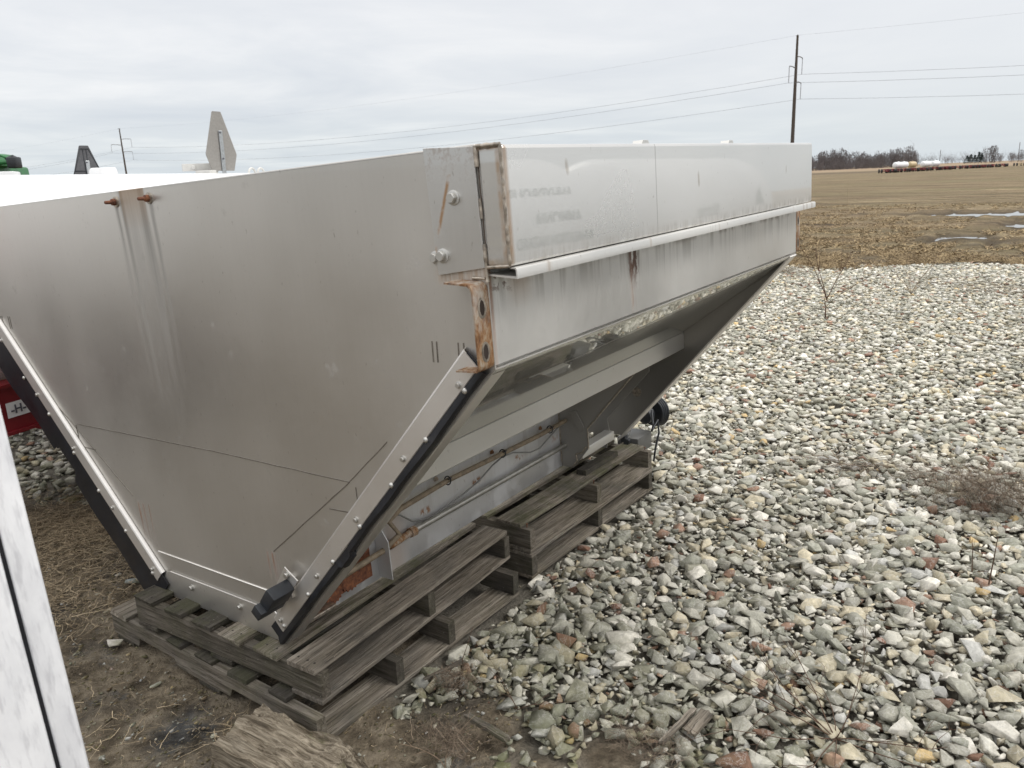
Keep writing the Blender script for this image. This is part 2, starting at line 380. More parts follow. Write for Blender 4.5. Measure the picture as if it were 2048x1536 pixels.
def text_mesh(name, body, size, mat, parent, M, ext=.0008, align='CENTER', bold=0):
    cu = bpy.data.curves.new(name, 'FONT'); cu.body = body; cu.size = size; cu.extrude = ext; cu.align_x = align; cu.offset = bold
    t = bpy.data.objects.new(name+'_t', cu); C.objects.link(t)
    dg = bpy.context.evaluated_depsgraph_get(); me = bpy.data.meshes.new_from_object(t.evaluated_get(dg))
    bpy.data.objects.remove(t); me.name = name; me.transform(M)
    me.materials.clear(); me.materials.append(mat)
    o = bpy.data.objects.new(name, me); C.objects.link(o); o.parent = parent; return o
#SPLIT1
# ---------------------------------------------------------------- ground: one sheet, fine near the camera
def axis_pts(lo, hi, fa, fb, step, g=1.09):
    a = list(np.arange(fa, fb, step)); s = step
    while a[-1] < hi: s *= g; a.append(a[-1]+s)
    s = step; b = [fa]
    while b[-1] > lo: s *= g; b.append(b[-1]-s)
    return np.array(b[:0:-1]+a)
gx = axis_pts(-1500, 3500, .2, 4.2, .022, 1.075); gy = axis_pts(-1500, 2500, .3, 5.2, .025, 1.08)
def edge_x(y):   # far edge of the stone bed
    return 14.2+.35*math.sin(y*1.3)+.22*math.sin(y*3.1+1)-(1.6 if y < .9 else 0)*min(1, (.9-y)/1.2)*.8+(1.2*math.exp(-((y-1.2)/.7)**2))
def mudness(x, y):
    """1 where bare soil, 0 where stones; metres"""
    n_ = mnoise.noise(Vector((x*1.7, y*1.7, 3)))*.22
    a = 1.98-.36*min(1, max(0, (y-4.35)/.4))+n_*.6 - x if y > 1.72 else (1.47+n_*.6+ (y-1.0)*.10) - x
    for cx_, cy_, r in ((1.55, 1.36, .17), (1.70, .93, .12), (1.50, 1.05, .12)):
        a = max(a, r-math.hypot(x-cx_, y-cy_)+n_*.3)
    return min(1, max(0, a*9+.5))
PUD = [(30.0, 1.6, 4.6, .50, 1.3, -.55), (25.0, .7, 1.7, .5, 1.25, -.5), (20.4, 2.2, .7, .32, 1.3, 0), (20.1, 1.65, .5, .2, 1.3, 0), (19.0, 1.35, .55, .16, 1.3, 0)]
def puddle(x, y):
    v = -9
    for cx_, cy_, rx, ry, _, _ in PUD:
        # long axis lies across the view (world direction -0.6 x, 0.8 y is roughly sideways)
        dx_, dy_ = x-cx_, y-cy_; uu = (dx_*.10+dy_*.995); vv = (dx_*.995-dy_*.10)
        k = 1-math.hypot(uu/(rx*.55), vv/(ry*3.2)); v = max(v, k)
    return v+mnoise.noise(Vector((x*.9, y*2.2, 0)))*.55+mnoise.noise(Vector((x*2.5, y*5, 4)))*.2
XX, YY = np.meshgrid(gx, gy, indexing='ij'); Z = np.zeros_like(XX); ZON = np.zeros(XX.shape+(3,))
for i, x in enumerate(gx):
    for j, y in enumerate(gy):
        if x > 300 or x < -30 or y < -60 or y > 200:
            ZON[i, j] = (0, 1, 0); continue
        if -2 < x < 16 and -3 < y < 8:
            ex = edge_x(y); fld = min(1, max(0, (x-ex)*2.5+.5+mnoise.noise(Vector((x*3, y*3, 0)))*.5)); md = mudness(x, y)*(1-fld)
            p = Vector((x*3, y*3, 0)); z = 0
            if md > .02:
                z += md*(mnoise.fractal(p, .9, 2.1, 6)*.016+mnoise.fractal(Vector((x*16, y*16, 2)), .8, 2.1, 3)*.0055-.004)
            z -= (1-md)*.022
            if fld > 0: z += fld*(mnoise.fractal(Vector((x*1.4, y*1.4, 0)), .9, 2.1, 4)*.05+.02)
        else:
            fld, md = 1, 0
            if x < 14 and x > -2 and -3 < y < 8: fld = 0
            z = mnoise.fractal(Vector((x*.9, y*.9, 0)), .9, 2.1, 4)*.05 if x < 60 else mnoise.noise(Vector((x*.05, y*.05, 0)))*.05
        wet = 0
        if 15 < x < 45 and -3 < y < 12:
            pk = puddle(x, y); wet = min(1, max(0, pk*1.6+.75))
            if pk > -.12: z = z*(1-min(1, max(0, pk*4+.6)))-.06*min(1, max(0, pk*3+.4))
            else: z += max(0, .5-abs(pk+.45))*.10
        Z[i, j] = z; ZON[i, j] = (md, fld, wet)
nx, ny = len(gx), len(gy)
idx = np.arange(nx*ny).reshape(nx, ny)
FC = np.stack([idx[:-1, :-1], idx[1:, :-1], idx[1:, 1:], idx[:-1, 1:]], -1).reshape(-1, 4)
gm = Mt('soil_and_field', rough=.9, spec=.25); at = gm.n('ShaderNodeAttribute', attribute_name='zone'); zr = gm.sep(at.outputs['Color'])
p = gm.co(); a1 = gm.noise(p, 1.6, 6, .6); a2 = gm.noise(p, 9, 6, .68); a3 = gm.noise(p, 60, 4, .7)
mud = gm.ramp(a2, [(.30, (.052, .041, .028)), (.45, (.128, .103, .072)), (.56, (.215, .178, .128)), (.72, (.31, .265, .20))])
mud = gm.mix(gm.rng(gm.noise(p, 2.2, 4, .6), .54, .66, 0, .72), mud, (.040, .036, .033))
mud = gm.mix(gm.rng(gm.noise(p, 5, 5, .7), .60, .70, 0, .5), mud, (.085, .10, .115))
wp = G(365, 1465); vd = gm.n('ShaderNodeVectorMath', operation='DISTANCE'); gm.l(p, vd.inputs[0]); vd.inputs[1].default_value = tuple(wp); wt = gm.rng(gm.math('ADD', vd.outputs['Value'], gm.math('MULTIPLY', gm.math('SUBTRACT', gm.noise(p, 12, 5, .7), .5), .30)), .05, .13, .85, 0)
mud = gm.mix(wt, mud, gm.ramp(a2, [(.35, (.018, .018, .018)), (.65, (.070, .078, .085))]))
mud = gm.mix(gm.rng(a3, .55, .75, 0, .5), mud, (.30, .25, .18))
bed = gm.ramp(a2, [(.3, (.10, .092, .075)), (.7, (.22, .20, .165))])
# field: dead grass in long streaks, greener further off, dark wet soil round the puddles
fs = gm.noise(gm.map((1.0, .16, 1)), 1.1, 6, .62); ff = gm.noise(gm.map((.10, .025, 1)), 1.0, 5, .6); fd = gm.noise(p, 22, 4, .7)
fs2 = gm.noise(gm.map((.35, .05, 1), (3, 1, 0)), 1.6, 6, .65); fs = gm.math('ADD', gm.math('MULTIPLY', fs, .55), gm.math('MULTIPLY', fs2, .45))
fc = gm.ramp(fs, [(.38, (.060, .042, .024)), (.46, (.15, .108, .060)), (.53, (.24, .182, .105)), (.62, (.36, .28, .165))])
fc = gm.mix(gm.rng(ff, .48, .62, 0, .6), fc, (.175, .155, .075))
fc = gm.mix(gm.rng(fd, .48, .62, 0, .75), fc, (.055, .040, .027))
dist = gm.sep(p)[0]
fc = gm.mix(gm.math('MULTIPLY', gm.rng(dist, 15.5, 20, 1, 0), gm.rng(gm.noise(gm.map((1, .35, 1), (5, 5, 0)), 1.3, 5, .65), .42, .58, .15, .85)), fc, (.062, .043, .029))
fc = gm.mix(gm.math('MULTIPLY', gm.rng(gm.noise(gm.map((.25, .05, 1), (9, 2, 0)), 1.2, 5, .6), .50, .60), gm.rng(dist, 18, 60, .8, .35)), fc, (.105, .085, .045))
road = gm.math('MULTIPLY', gm.rng(dist, 205, 225), gm.math('MULTIPLY', gm.rng(dist, 245, 262, 1, 0), gm.rng(gm.sep(p)[1], 38, 48)))
fc = gm.mix(gm.math('MULTIPLY', road, .8), fc, (.085, .062, .045))
fc = gm.mix(gm.rng(dist, 262, 330), fc, (.27, .20, .13))
fc = gm.mix(gm.math('MULTIPLY', zr[2], .92), fc, gm.ramp(a2, [(.3, (.022, .017, .012)), (.6, (.065, .048, .030)), (.8, (.13, .10, .06))]))
gc = gm.mix(zr[0], bed, mud); gc = gm.mix(zr[1], gc, fc); gm.color(gc)
gm.rough(gm.math('SUBTRACT', .95, gm.math('MULTIPLY', gm.rng(gm.noise(p, 2.2, 4, .6), .54, .66), .25)))
gm.bump(gm.math('ADD', a2, gm.math('MULTIPLY', a3, .6)), 1.0, .03)
V = np.stack([XX, YY, Z], -1).reshape(-1, 3)
g = npmesh('ground', V, FC, gm.m, smooth=True, attrs={'zone': ZON.reshape(-1, 3)}); tag(g, kind='structure')
wm = Mt('puddle_water', (.10, .095, .085), .02, 0, .9); wm.b.inputs['IOR'].default_value = 1.33
wb = MB(); 
for x0, x1, y0, y1 in ((15.5, 44, -3, 11.5),): wb.prism([(x0, y0), (x1, y0), (x1, y1), (x0, y1)], 2, -.046, -.040)
tag(wb.build('puddle', wm.m), kind='structure')

# ---------------------------------------------------------------- the stainless hopper
HM = Matrix(((1, .001, -.015, 1.342), (0, .99915, .041, 1.901), (.015, -.041, .99905, .245), (0, 0, 0, 1)))
hop = empty('spreader_hopper', (0, 0, 0), label='large stainless steel V-shaped hopper resting on stacked wooden pallets', cat='hopper', mat4=HM)
YL, YB, YBX, LEN = 1.637, -.937, -1.002, 2.272   # left edge, right side sheet, right sill face, length
def mir(y): return .70-y
# front panel: outline in (y, z), slightly dished so that reflections wander
def front_sheet():
    outl = [(YB, 1.44), (YB, .965), (-.002, .0), (.06, .0), (.66, .0), (.70, .05), (mir(YB)+.035, .998), (mir(YB)+.035, 1.44)]
    b = MB(); b.prism([(y, z) for y, z in outl], 0, 0, .004)
    b.box((0, YB+.002, 1.436), (.045, mir(YB)+.034, 1.444), .003)
    return b
fp = front_sheet().build('front_panel', ST_FRONT, hop, 30)
lp = MB().prism([(.045, .124), (.075, .108), (.62, .108), (.655, .10), (.69, .055), (.66, .004), (.005, .004), (.0, .03), (.0, .075)], 0, -.005, -.001, .0012).build('lower_plate', ST_FRONT, hop, 30)
b = MB()
def seg_strip(b, y0, z0, y1, z1, wd, x=-.0014):
    d = Vector((y1-y0, z1-z0)); L_ = d.length; d.normalize(); nn = Vector((-d.y, d.x))*wd/2; n = max(2, int(L_/.03)); pts = []; A = []; B = []
    for i in range(n+1):
        t = i/n; w_ = .65+.25*mnoise.noise(Vector((y0*9+t*L_*25, z0*5, 1))); off = .0015*mnoise.noise(Vector((y0*9+t*L_*12, z0*5, 7)))
        c = Vector((y0, z0))+d*(L_*t)+nn.normalized()*off
        A.append((c.x+nn.x*w_, c.y+nn.y*w_)); B.append((c.x-nn.x*w_, c.y-nn.y*w_))
    b.prism(A+B[::-1], 0, x, .0005)
# fold ridges of the lower plates
b.tube([(-.001, .69, .173), (-.001, .045, .175), (-.001, .02, .165)], .0028, 6); b.tube([(-.004, .625, .107), (-.004, .075, .108), (-.004, .045, .122), (-.003, .0, .078), (-.003, 0, .03)], .0028, 6)
b.build('plate_ridge', ST_TRIM, hop, 60)
for y0, z0, y1, z1, wd in ((1.103, .615, .208, .622, .0035), (.208, .622, -.406, .616, .0035), (-.57, .752, -.406, .618, .003), (-.406, .616, -.011, .325, .004), (-.307, .522, -.409, .525, .0045), (-.428, .605, -.427, .539, .0035),
                           (1.30, .72, .79, .372, .003), (1.115, .609, 1.117, .50, .0035), (1.10, .523, 1.00, .524, .0045)):
    b = MB(); seg_strip(b, y0, z0, y1, z1, wd); b.build('weld_seam', MARK, hop)
for yy in (-.760, -.774, -.838, -.854, 1.475, 1.49, 1.545, 1.558):
    b = MB(); seg_strip(b, yy, 1.022, yy+.002, .972, .006, -.0009); b.build('heat_mark', MARK, hop)
# side sheets: upright band then the slope running in under the hopper
for s in (1, -1):
    f_ = (lambda y: y) if s == 1 else mir
    up = MB().prism([(f_(YB), .965), (f_(YB), 1.435), (f_(YB+.004), 1.435), (f_(YB+.004), .965)], 0, .004, LEN, 0).build('side_panel', ST_SIDE, hop)
    b = MB(); nn = 6   # rounded fold
    prof = [(YB, .975), (YB, .968), (YB+.002, .962), (YB+.006, .957), (YB+.011, .953), (-.38, .580), (.038, .292)]
    P1 = [(f_(y), z) for y, z in prof]; P2 = [(f_(y+.004), z+.003) for y, z in prof][::-1]
    b.prism(P1+P2, 0, .004, LEN).build('sloped_side', ST_SLOPE, hop, 30)
    b = MB().prism([(f_(.038), .0), (f_(.042), .0), (f_(.042), .30), (f_(.038), .30)], 0, .006, LEN-.3 if s == 1 else LEN)
    b.build('chute_wall', ST_WALL, hop)
    # long rail along the slope
    rl = [(-.393, .507), (-.393, .586), (-.385, .588), (-.385, .583), (-.389, .580), (-.389, .511), (-.36, .505), (-.36, .501), (-.388, .502)]
    MB().prism([(f_(y), z) for y, z in rl], 0, .05, LEN-.006).build('slope_rail', ST_SILL, hop, 30)
    # sill box on top and its lip
    y0, y1 = sorted((f_(YBX), f_(YB-.001)))
    MB().box((.0, y0, 1.190), (LEN+.006, y1, 1.4375), .008).build('sill_box', ST_BOX, hop)
    lipo = [(YB-.001, 1.176), (YB-.001, 1.172), (YBX-.012, 1.165), (YBX-.012, 1.184), (YBX-.010, 1.1875), (YBX-.006, 1.189), (YBX+.004, 1.189), (YBX+.004, 1.186), (YBX-.006, 1.186), (YBX-.009, 1.183), (YBX-.009, 1.170)]
    MB().prism([(f_(y), z) for y, z in lipo], 0, .004, LEN+.02).build('sill_lip', ST_SILL, hop, 30)
for xx in (.714, 1.371):
    MB().prism([(xx-.026, 1.4375), (xx+.026, 1.4375), (xx+.016, 1.449), (xx-.016, 1.449)], 1, -.975, -.945, .001).build('lug', BOLT, hop)
# weld beads round the near end of the sill box
def bead(pts, r=.004):
    b = MB(); P = []; n = len(pts)-1
    for i in range(n):
        a, c = Vector(pts[i]), Vector(pts[i+1]); m_ = max(2, int((c-a).length/.006))
        for k in range(m_): P.append(a.lerp(c, k/m_))
    P.append(Vector(pts[-1]))
    rad = [r*(1+.45*mnoise.noise(Vector((i*.9, r*1000, pts[0][1]*30)))) for i in range(len(P))]
    P = [p+Vector((0, mnoise.noise(Vector((i*.3, 1, 5)))*.0015, 0)) for i, p in enumerate(P)]
    b.tube(P, r, 6, radii=rad); return b.build('weld_bead', BEAD, hop, 60)
bead([(-.002, -.9375, 1.44), (-.002, -.938, 1.398)], .0055); bead([(-.002, -.938, 1.334), (-.002, -.939, 1.293)], .0035)
bead([(-.002, -.939, 1.24), (-.002, -.939, 1.16)], .0045); bead([(-.001, -.938, 1.4385), (-.001, -1.0, 1.4375)], .0045)
bead([(-.001, -1.0, 1.437), (-.001, -1.0005, 1.193)], .0035); bead([(-.001, -1.0, 1.1925), (-.001, -.94, 1.1905)], .0045)
bead([(-.001, -.90, 1.168), (-.001, -.934, 1.167)], .0045)
# flange plate beside the box, standing a little off the panel
fl = MB().prism([(-.799, 1.448), (-.935, 1.439), (-.938, 1.190), (-.807, 1.175)], 0, -.007, -.003, .0008).build('corner_plate', ST_PLATE, hop)
def bolt(y, z, kind='hex', r=.0085, x=0, parent=hop, mat=BOLT, d=(-1, 0, 0), p=None, name='bolt'):
    M = frame(p if p else (x, y, z), d); b = MB()
    if kind == 'hex':
        b.lathe([(r*1.35, 0), (r*1.35, r*.18), (r*1.2, r*.25)], M, 16)
        t = bmesh.new(); bmesh.ops.create_cone(t, cap_ends=True, segments=6, radius1=r*.98, radius2=r*.98, depth=r*.9)
        bmesh.ops.bevel(t, geom=[e_ for e_ in t.edges], offset=r*.08, segments=1, affect='EDGES')
        bmesh.ops.transform(t, matrix=M@Matrix.Translation((0, 0, r*.7))@Matrix.Rotation(y*9, 4, 'Z'), verts=t.verts); b.add(t)
    else:
        b.lathe([(r*1.05, 0), (r*1.02, r*.25), (r*.8, r*.55), (r*.45, r*.75), (r*.18, r*.80), (r*.15, r*.62)], M, 16)
    return b.build(name, mat, parent, 40)
bolt(-.872, 1.340, r=.012, x=-.007); bolt(-.826, 1.218, r=.012, x=-.007)
bolt(-.800, 1.214, r=.011, x=-.002)
# rusty channel at both right corners
for x0, x1, nm in ((-.055, -.001, 'corner_bracket'), (LEN+.001, LEN+.055, 'corner_bracket')):
    near = x0 < 0; xo = x0 if near else x1; xi = x1 if near else x0
    b = MB(); ys, ye = -.937, -.870
    def leg(z, dz):
        pr = [(xo, z), (xo, z+dz)]
    # web (normal -y) with two slots painted on as shadow-dark discs, and two legs turned inwards
    lo, hi = min(xo, xi), max(xo, xi)
    prof = [(ye+.01, 1.166), (-.925, 1.161), (-.934, 1.154), (-.9375, 1.144), (-.9375, .985), (-.935, .976), (-.928, .970), (ye, .968),
            (ye, .972), (-.926, .974), (-.931, .979), (-.933, .986), (-.933, 1.143), (-.930, 1.150), (-.923, 1.157), (ye+.01, 1.162)]
    b.prism(prof, 0, lo, hi); br = b.build(nm, RUSTY, hop, 50)
    xc = (lo+hi)/2
    for zc in (1.108, 1.012):
        q = MB(); M = frame((xc, -.938, zc), (0, -1, 0), (0, 0, 1))
        ring = [(math.cos(t)*.0085, math.sin(t)*.017) for t in np.linspace(0, 2*math.pi, 16, endpoint=False)]
        vs = [q.bm.verts.new(M@Vector((u, v, .0004))) for u, v in ring]; q.bm.faces.new(vs); q.build('bolt_slot', Mt('slot_shadow', (.03, .02, .015), .9).m, br, recalc=False); q = MB(); vs = [q.bm.verts.new(M@Vector((u, v, .0004))) for u, v in ring]
        vs2 = [q.bm.verts.new(M@Vector((u*1.7, v*1.35, .0002))) for u, v in ring]
        for k in range(16): q.bm.faces.new([vs[k], vs[(k+1) % 16], vs2[(k+1) % 16], vs2[k]])
        q.build('slot_rim', BEAD, br, recalc=False)
# diagonal edge trims, rubber flaps and the end plate's return flange, both sides
q2 = math.sqrt(.5)
def diag(t, off, s, x=0):
    """t 0..1 from the top corner down the diagonal edge, off = distance inwards from the edge, s = side"""
    y, z = -.937+t*.937+off*q2, .965-t*.965+off*q2
    return (x, y if s == 1 else .70-y, z)
def strip_mesh(offs_fn, t0, t1, s, n=60, x_fn=None, th=.003):
    """ribbon between profile offsets; offs_fn(t)->list of (off, x)"""
    V = []; F_ = []; k = None
    for i in range(n+1):
        t = t0+(t1-t0)*i/n; pr = offs_fn(t); k = len(pr)
        V += [diag(t, o, s, x) for o, x in pr]
        V += [diag(t, o, s, x+th) for o, x in pr]
    for i in range(n):
        A, B = i*2*k, (i+1)*2*k
        for j in range(k-1):
            F_.append((A+j, A+j+1, B+j+1, B+j)); F_.append((A+k+j, B+k+j, B+k+j+1, A+k+j+1))
        F_.append((A, B, B+k, A+k)); F_.append((A+k-1, A+2*k-1, B+2*k-1, B+k-1))
    for A in (0, n*2*k):
        for j in range(k-1): F_.append((A+j, A+j+1, A+k+j+1, A+k+j))
    b = MB(); vs = [b.bm.verts.new(v) for v in V]
    for f in F_: b.bm.faces.new([vs[i] for i in f])
    return b
for s in (1, -1):
    strip_mesh(lambda t: [(.088, -.0045), (.085, -.013), (.080, -.016), (.045, -.017), (.030, -.017), (.027, -.013)], .015, .965, s, 8).build('edge_trim', ST_TRIM, hop, 25)
    strip_mesh(lambda t: [(.003, 0), (.0, .004), (.0, .010), (.0, .052)], .0, 1.0, s, 4).build('edge_flange', ST_TRIM, hop, 25)
def flapR(t):
    w_ = mnoise.noise(Vector((t*7, 0, 0)))*.006+mnoise.noise(Vector((t*28, 3, 0)))*.002
    j = .009 if .58 < t < .63 else 0
    return [(.075, -.012), (.035, -.012), (.022+w_*.5-j, -.018), (.010+w_-j, -.022+w_), (.004+w_-j, -.014), (.006+w_-j*1.3, -.004)]
strip_mesh(flapR, .012, 1.0, 1, 140).build('rubber_flap', RUBBER, hop, 40)
def flapL(t):
    o = -.115
    if .415 < t < .535: o = -.066+(.02 if t < .43 or t > .525 else 0)*-1
    o += mnoise.noise(Vector((t*6, 5, 0)))*.006+mnoise.noise(Vector((t*40, 5, 0)))*.0012
    return [(.075, -.012), (.030, -.012), (.0, -.014), (o*.5, -.014+mnoise.noise(Vector((t*5, 1, 1)))*.008), (o, -.010+mnoise.noise(Vector((t*4, 9, 1)))*.015)]
strip_mesh(flapL, .0, 1.0, -1, 160).build('rubber_flap', RUBBER, hop, 40)
for y, z, k in ((-.842, .927, 'hex'), (-.858, .915, 'r'), (-.721, .781, 'r'), (-.637, .721, 'hex'), (-.583, .642, 'r'), (-.431, .518, 'hex'), (-.442, .500, 'r'), (-.307, .364, 'r'),
                (-.226, .301, 'hex'), (-.170, .226, 'r'), (-.012, .096, 'hex'), (-.024, .079, 'r'),
                (1.560, .925, 'hex'), (1.433, .777, 'r'), (1.347, .715, 'hex'), (1.285, .640, 'r'), (1.140, .517, 'hex'), (1.146, .498, 'r'), (1.012, .362, 'r'), (.931, .307, 'hex'), (.868, .224, 'r'), (.727, .100, 'hex'), (.733, .082, 'r')):
    bolt(y, z, k, (.0066 if k == 'hex' else .0075), -.0168, name='bolt' if k == 'hex' else 'screw')
bolt(.50, .075, r=.009, x=-.005); bolt(.22, .074, r=.009, x=-.005)
for y in (.502, .310):
    b = MB(); b.lathe([(.017, 0), (.017, .003), (.012, .004)], frame((0, y, 1.411), (-1, .0, 0)), 18).build('washer', BEAD, hop, 40)
    b = MB(); b.lathe([(.011, .003), (.010, .014), (.006, .015), (.0052, .034), (.004, .036)], frame((0, y, 1.411), (-1, .0, 0)), 12).build('rusted_stud', RUSTI, hop, 40)
# hook block at the lower right of the front
b = MB(); b.prism([(-.088, .302), (-.142, .268), (-.02, .128), (.02, .160)], 0, -.026, -.022, .001); b.box((-.024, -.10, .20), (0, -.07, .26)); b.build('block_bracket', ST_TRIM, hop)
rot = Matrix.Translation((0, -.088, .225))@Matrix.Rotation(math.radians(-49), 4, 'X')
MB().box((-.105, -.036, -.020), (-.027, .030, .022), .003, rot).build('stop_block', BLACKP, hop, 30)
MB().box((-.125, .031, -.018), (-.030, .068, .020), .003, rot).build('stop_block', BLACKP, hop, 30)
bolt(-.098, .278, r=.009, x=-.026)
# pipes, hose and cable along the chute wall
b = MB(); b.tube([(.63, .012, .122), (1.74, .012, .112), (1.80, .012, .108)], .0125, 12).build('conduit', flat('conduit_metal', (.42, .41, .38), .42, .8, .2, 30), hop, 60)
b = MB(); b.tube([(.50, .012, .115), (.64, .012, .122)], .0135, 12); b.lathe([(.020, -.014), (.020, .014)], frame((.625, .012, .121), (1, 0, 0)), 8); b.build('pipe_coupling', RUSTY, hop, 40)
b = MB(); b.tube([(.06, .0, .10), (.30, .0, .115), (.46, .0, .12), (.54, -.005, .15), (.50, .0, .215), (.56, .0, .24), (.84, .0, .252), (1.20, .0, .243), (1.5, 0, .235), (1.76, .0, .240)], .011, 10).build('hydraulic_hose', HOSE, hop, 60)
b = MB(); P = [(.50, .02, .245), (.58, .02, .205), (.64, .02, .155), (.71, .02, .135), (.80, .02, .133), (.94, .02, .148), (1.05, .018, .168), (1.15, .015, .205), (1.215, .005, .226), (1.30, .01, .215), (1.44, .015, .170), (1.52, .015, .165), (1.60, .01, .195), (1.66, .0, .225), (1.75, .0, .232)]
b.tube(P, .0035, 6).build('cable', GREYC, hop, 60)
for x, z in ((.84, .252), (1.21, .243), (1.59, .237)):
    b = MB(); b.tube([(x+.004*math.sin(t), .0+.0165*math.cos(t), z+.0165*math.sin(t)) for t in np.linspace(0, 6.0, 14)]+[(x-.01, -.03, z+.02)], .0028, 6); b.build('cable_tie', BLACKP, hop, 60)
    bolt(0, 0, 'hex', .008, d=(0, -1, -.3), p=(x-.03, .036, z+.012), mat=RUSTY)
for x, z in ((.77, .212), (1.13, .205), (1.53, .205)): bolt(0, 0, 'hex', .007, d=(0, -1, -.4), p=(x, .036, z+.02))
# rusty drive parts near the front
b = MB(); b.prism([(-.03, .01), (.036, .01), (.036, .20), (.01, .22), (-.03, .16)], 0, .455, .459); b.build('partition_plate', ST_WALL, hop)
b = MB(); b.box((.05, .034, .03), (.42, .040, .17)); b.build('rusted_gear_case', RUSTI, hop)
for x, z, r in ((.30, .09, .055), (.22, .07, .045), (.14, .06, .04)):
    b = MB(); pr = []
    for k in range(36): a = 2*math.pi*k/36; rr = r*(1 if k % 2 else .86); pr.append((x+rr*math.cos(a), z+rr*math.sin(a)))
    b.prism(pr, 1, .012, .03); b.build('sprocket', RUSTI, hop)
b = MB(); b.box((.06, -.02, .03), (.20, .02, .045), .004).build('bearing', BEAD, hop)
# cross gusset and rear panel
def poly_x(pts, x0, x1, name, mat, bev=0): return MB().prism(pts, 0, x0, x1, bev).build(name, mat, hop)
for s in (1, -1):
    f_ = (lambda y: y) if s == 1 else mir
    gus = [(.037, .0), (-.03, .0), (-.124, .113), (-.123, .212), (-.60, .728-.11+.07), (-.61, .70), (-.605, .69), (.037, .17)]
    gus = [(.036, .0), (-.03, .0), (-.124, .113), (-.123, .212), (-.388, .506), (-.36, .555), (.036, .290)]
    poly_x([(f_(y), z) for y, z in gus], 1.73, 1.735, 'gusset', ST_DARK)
b = MB(); b.prism([(-.030, .29), (-.068, .298), (-.11, .215), (-.085, .19)], 0, 1.722, 1.728, .001).build('gusset_doubler', ST_DARK, hop)
b = MB(); b.tube([(1.728, -.123, .11), (1.728, -.123, .212), (1.728, -.388, .506)], .003, 6).build('gusset_edge', BEAD, hop, 60)
rear = [(YB, 1.435), (YB, .965), (-.02, .0), (.72, .0), (mir(YB), .965), (mir(YB), 1.435)]
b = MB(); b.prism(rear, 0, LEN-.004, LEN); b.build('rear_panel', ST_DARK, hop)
for s in (1, -1):
    f_ = (lambda y: y) if s == 1 else mir
    prof = [(YB-.003, .960), (-.035, -.002), (-.030, .003), (YB+.002, .965)]
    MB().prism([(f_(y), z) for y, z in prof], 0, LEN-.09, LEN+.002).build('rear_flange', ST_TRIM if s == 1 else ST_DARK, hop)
    rib = [(-.60, .665), (-.055, .13), (-.055, .02), (-.020, .02), (-.02, .145), (-.575, .665)]
b = MB(); 
ring = MB(); ring.lathe([(.026, -.001), (.026, .003), (.017, .003)], frame((LEN-.006, -.118, .255), (-1, 0, 0)), 20); ring.build('hole_rim', BEAD, hop, 50)
hm = Mt('bright_hole', (.55, .53, .48), .6); MB().lathe([(.017, 0), (.0169, .0015)], frame((LEN-.0065, -.118, .255), (-1, 0, 0)), 20).build('hole', hm.m, hop)
poly_x([(.037, .0), (-.04, .0), (-.06, .10), (-.05, .16), (-.30, .43), (-.30, .51), (.037, .288)], 2.05, 2.055, 'rear_rib', ST_DARK)
MB().box((1.735, -.085, .05), (2.06, -.03, .098), .006).build('rear_crossbar', ST_SILL, hop, 40)
MB().box((1.72, -.105, .022), (2.05, -.05, .047), .002, Matrix.Translation((0, 0, -.004))@Matrix.Rotation(math.radians(1.5), 4, 'Y')).build('rusted_bar', WXD, hop)
bead([(1.728, -.03, .01), (1.728, -.055, .04), (1.728, -.05, .075), (1.728, -.085, .085), (1.728, -.11, .12)], .004)
bead([(1.727, .034, .30), (1.727, .034, .02)], .003)
# motor, coil and light box hung off the rear panel
b = MB(); M = frame((2.52, -.06, .06), (1, -.25, .1)); b.lathe([(.03, -.06), (.05, -.05), (.05, -.01), (.028, 0), (.028, .02), (.075, .022), (.080, .05), (.068, .06), (.02, .062)], M, 20); b.build('hydraulic_motor', BLACKP, hop, 35)
for k in range(4):
    b = MB(); b.tube([M@Vector((math.cos(t)*(.083+.004*k), math.sin(t)*(.083+.003*k), .02+.011*k+.004*math.sin(3*t))) for t in np.linspace(0, 2*math.pi, 26)], .0055, 6); b.build('coiled_hose', BLACKP, hop, 60)
b = MB(); b.tube([(2.45, -.11, .10), (2.40, -.14, .04), (2.42, -.12, -.01), (2.50, -.12, .03), (2.49, -.13, -.04), (2.46, -.12, -.12), (2.45, -.11, -.2)], .006, 8).build('drop_cable', BLACKP, hop, 60)
b = MB(); b.box((LEN+.005, -.04, .045), (2.50, .02, .075), .003); b.build('motor_arm', ST_TRIM, hop)
b = MB(); b.box((2.29, -.10, -.115), (2.46, .03, -.02), .008); b.build('lamp_housing', flat('grey_housing', (.10, .10, .095), .5), hop, 35)
MB().box((2.262, -.035, -.05), (2.30, -.008, .0), .004, Matrix.Translation((0, 0, 0))).build('black_clip', BLACKP, hop)
MB().box((2.235, -.075, -.055), (2.26, -.045, .005), .004, Matrix.Translation((0, .0, 0))@Matrix.Rotation(.25, 4, 'X')).build('plug', BLACKP, hop)
b = MB(); b.tube([(2.26, -.06, .0), (2.27, -.07, .03), (2.28, -.04, .055), (2.30, -.02, .03)], .003, 6).build('clip_wire', GREYC, hop, 60)

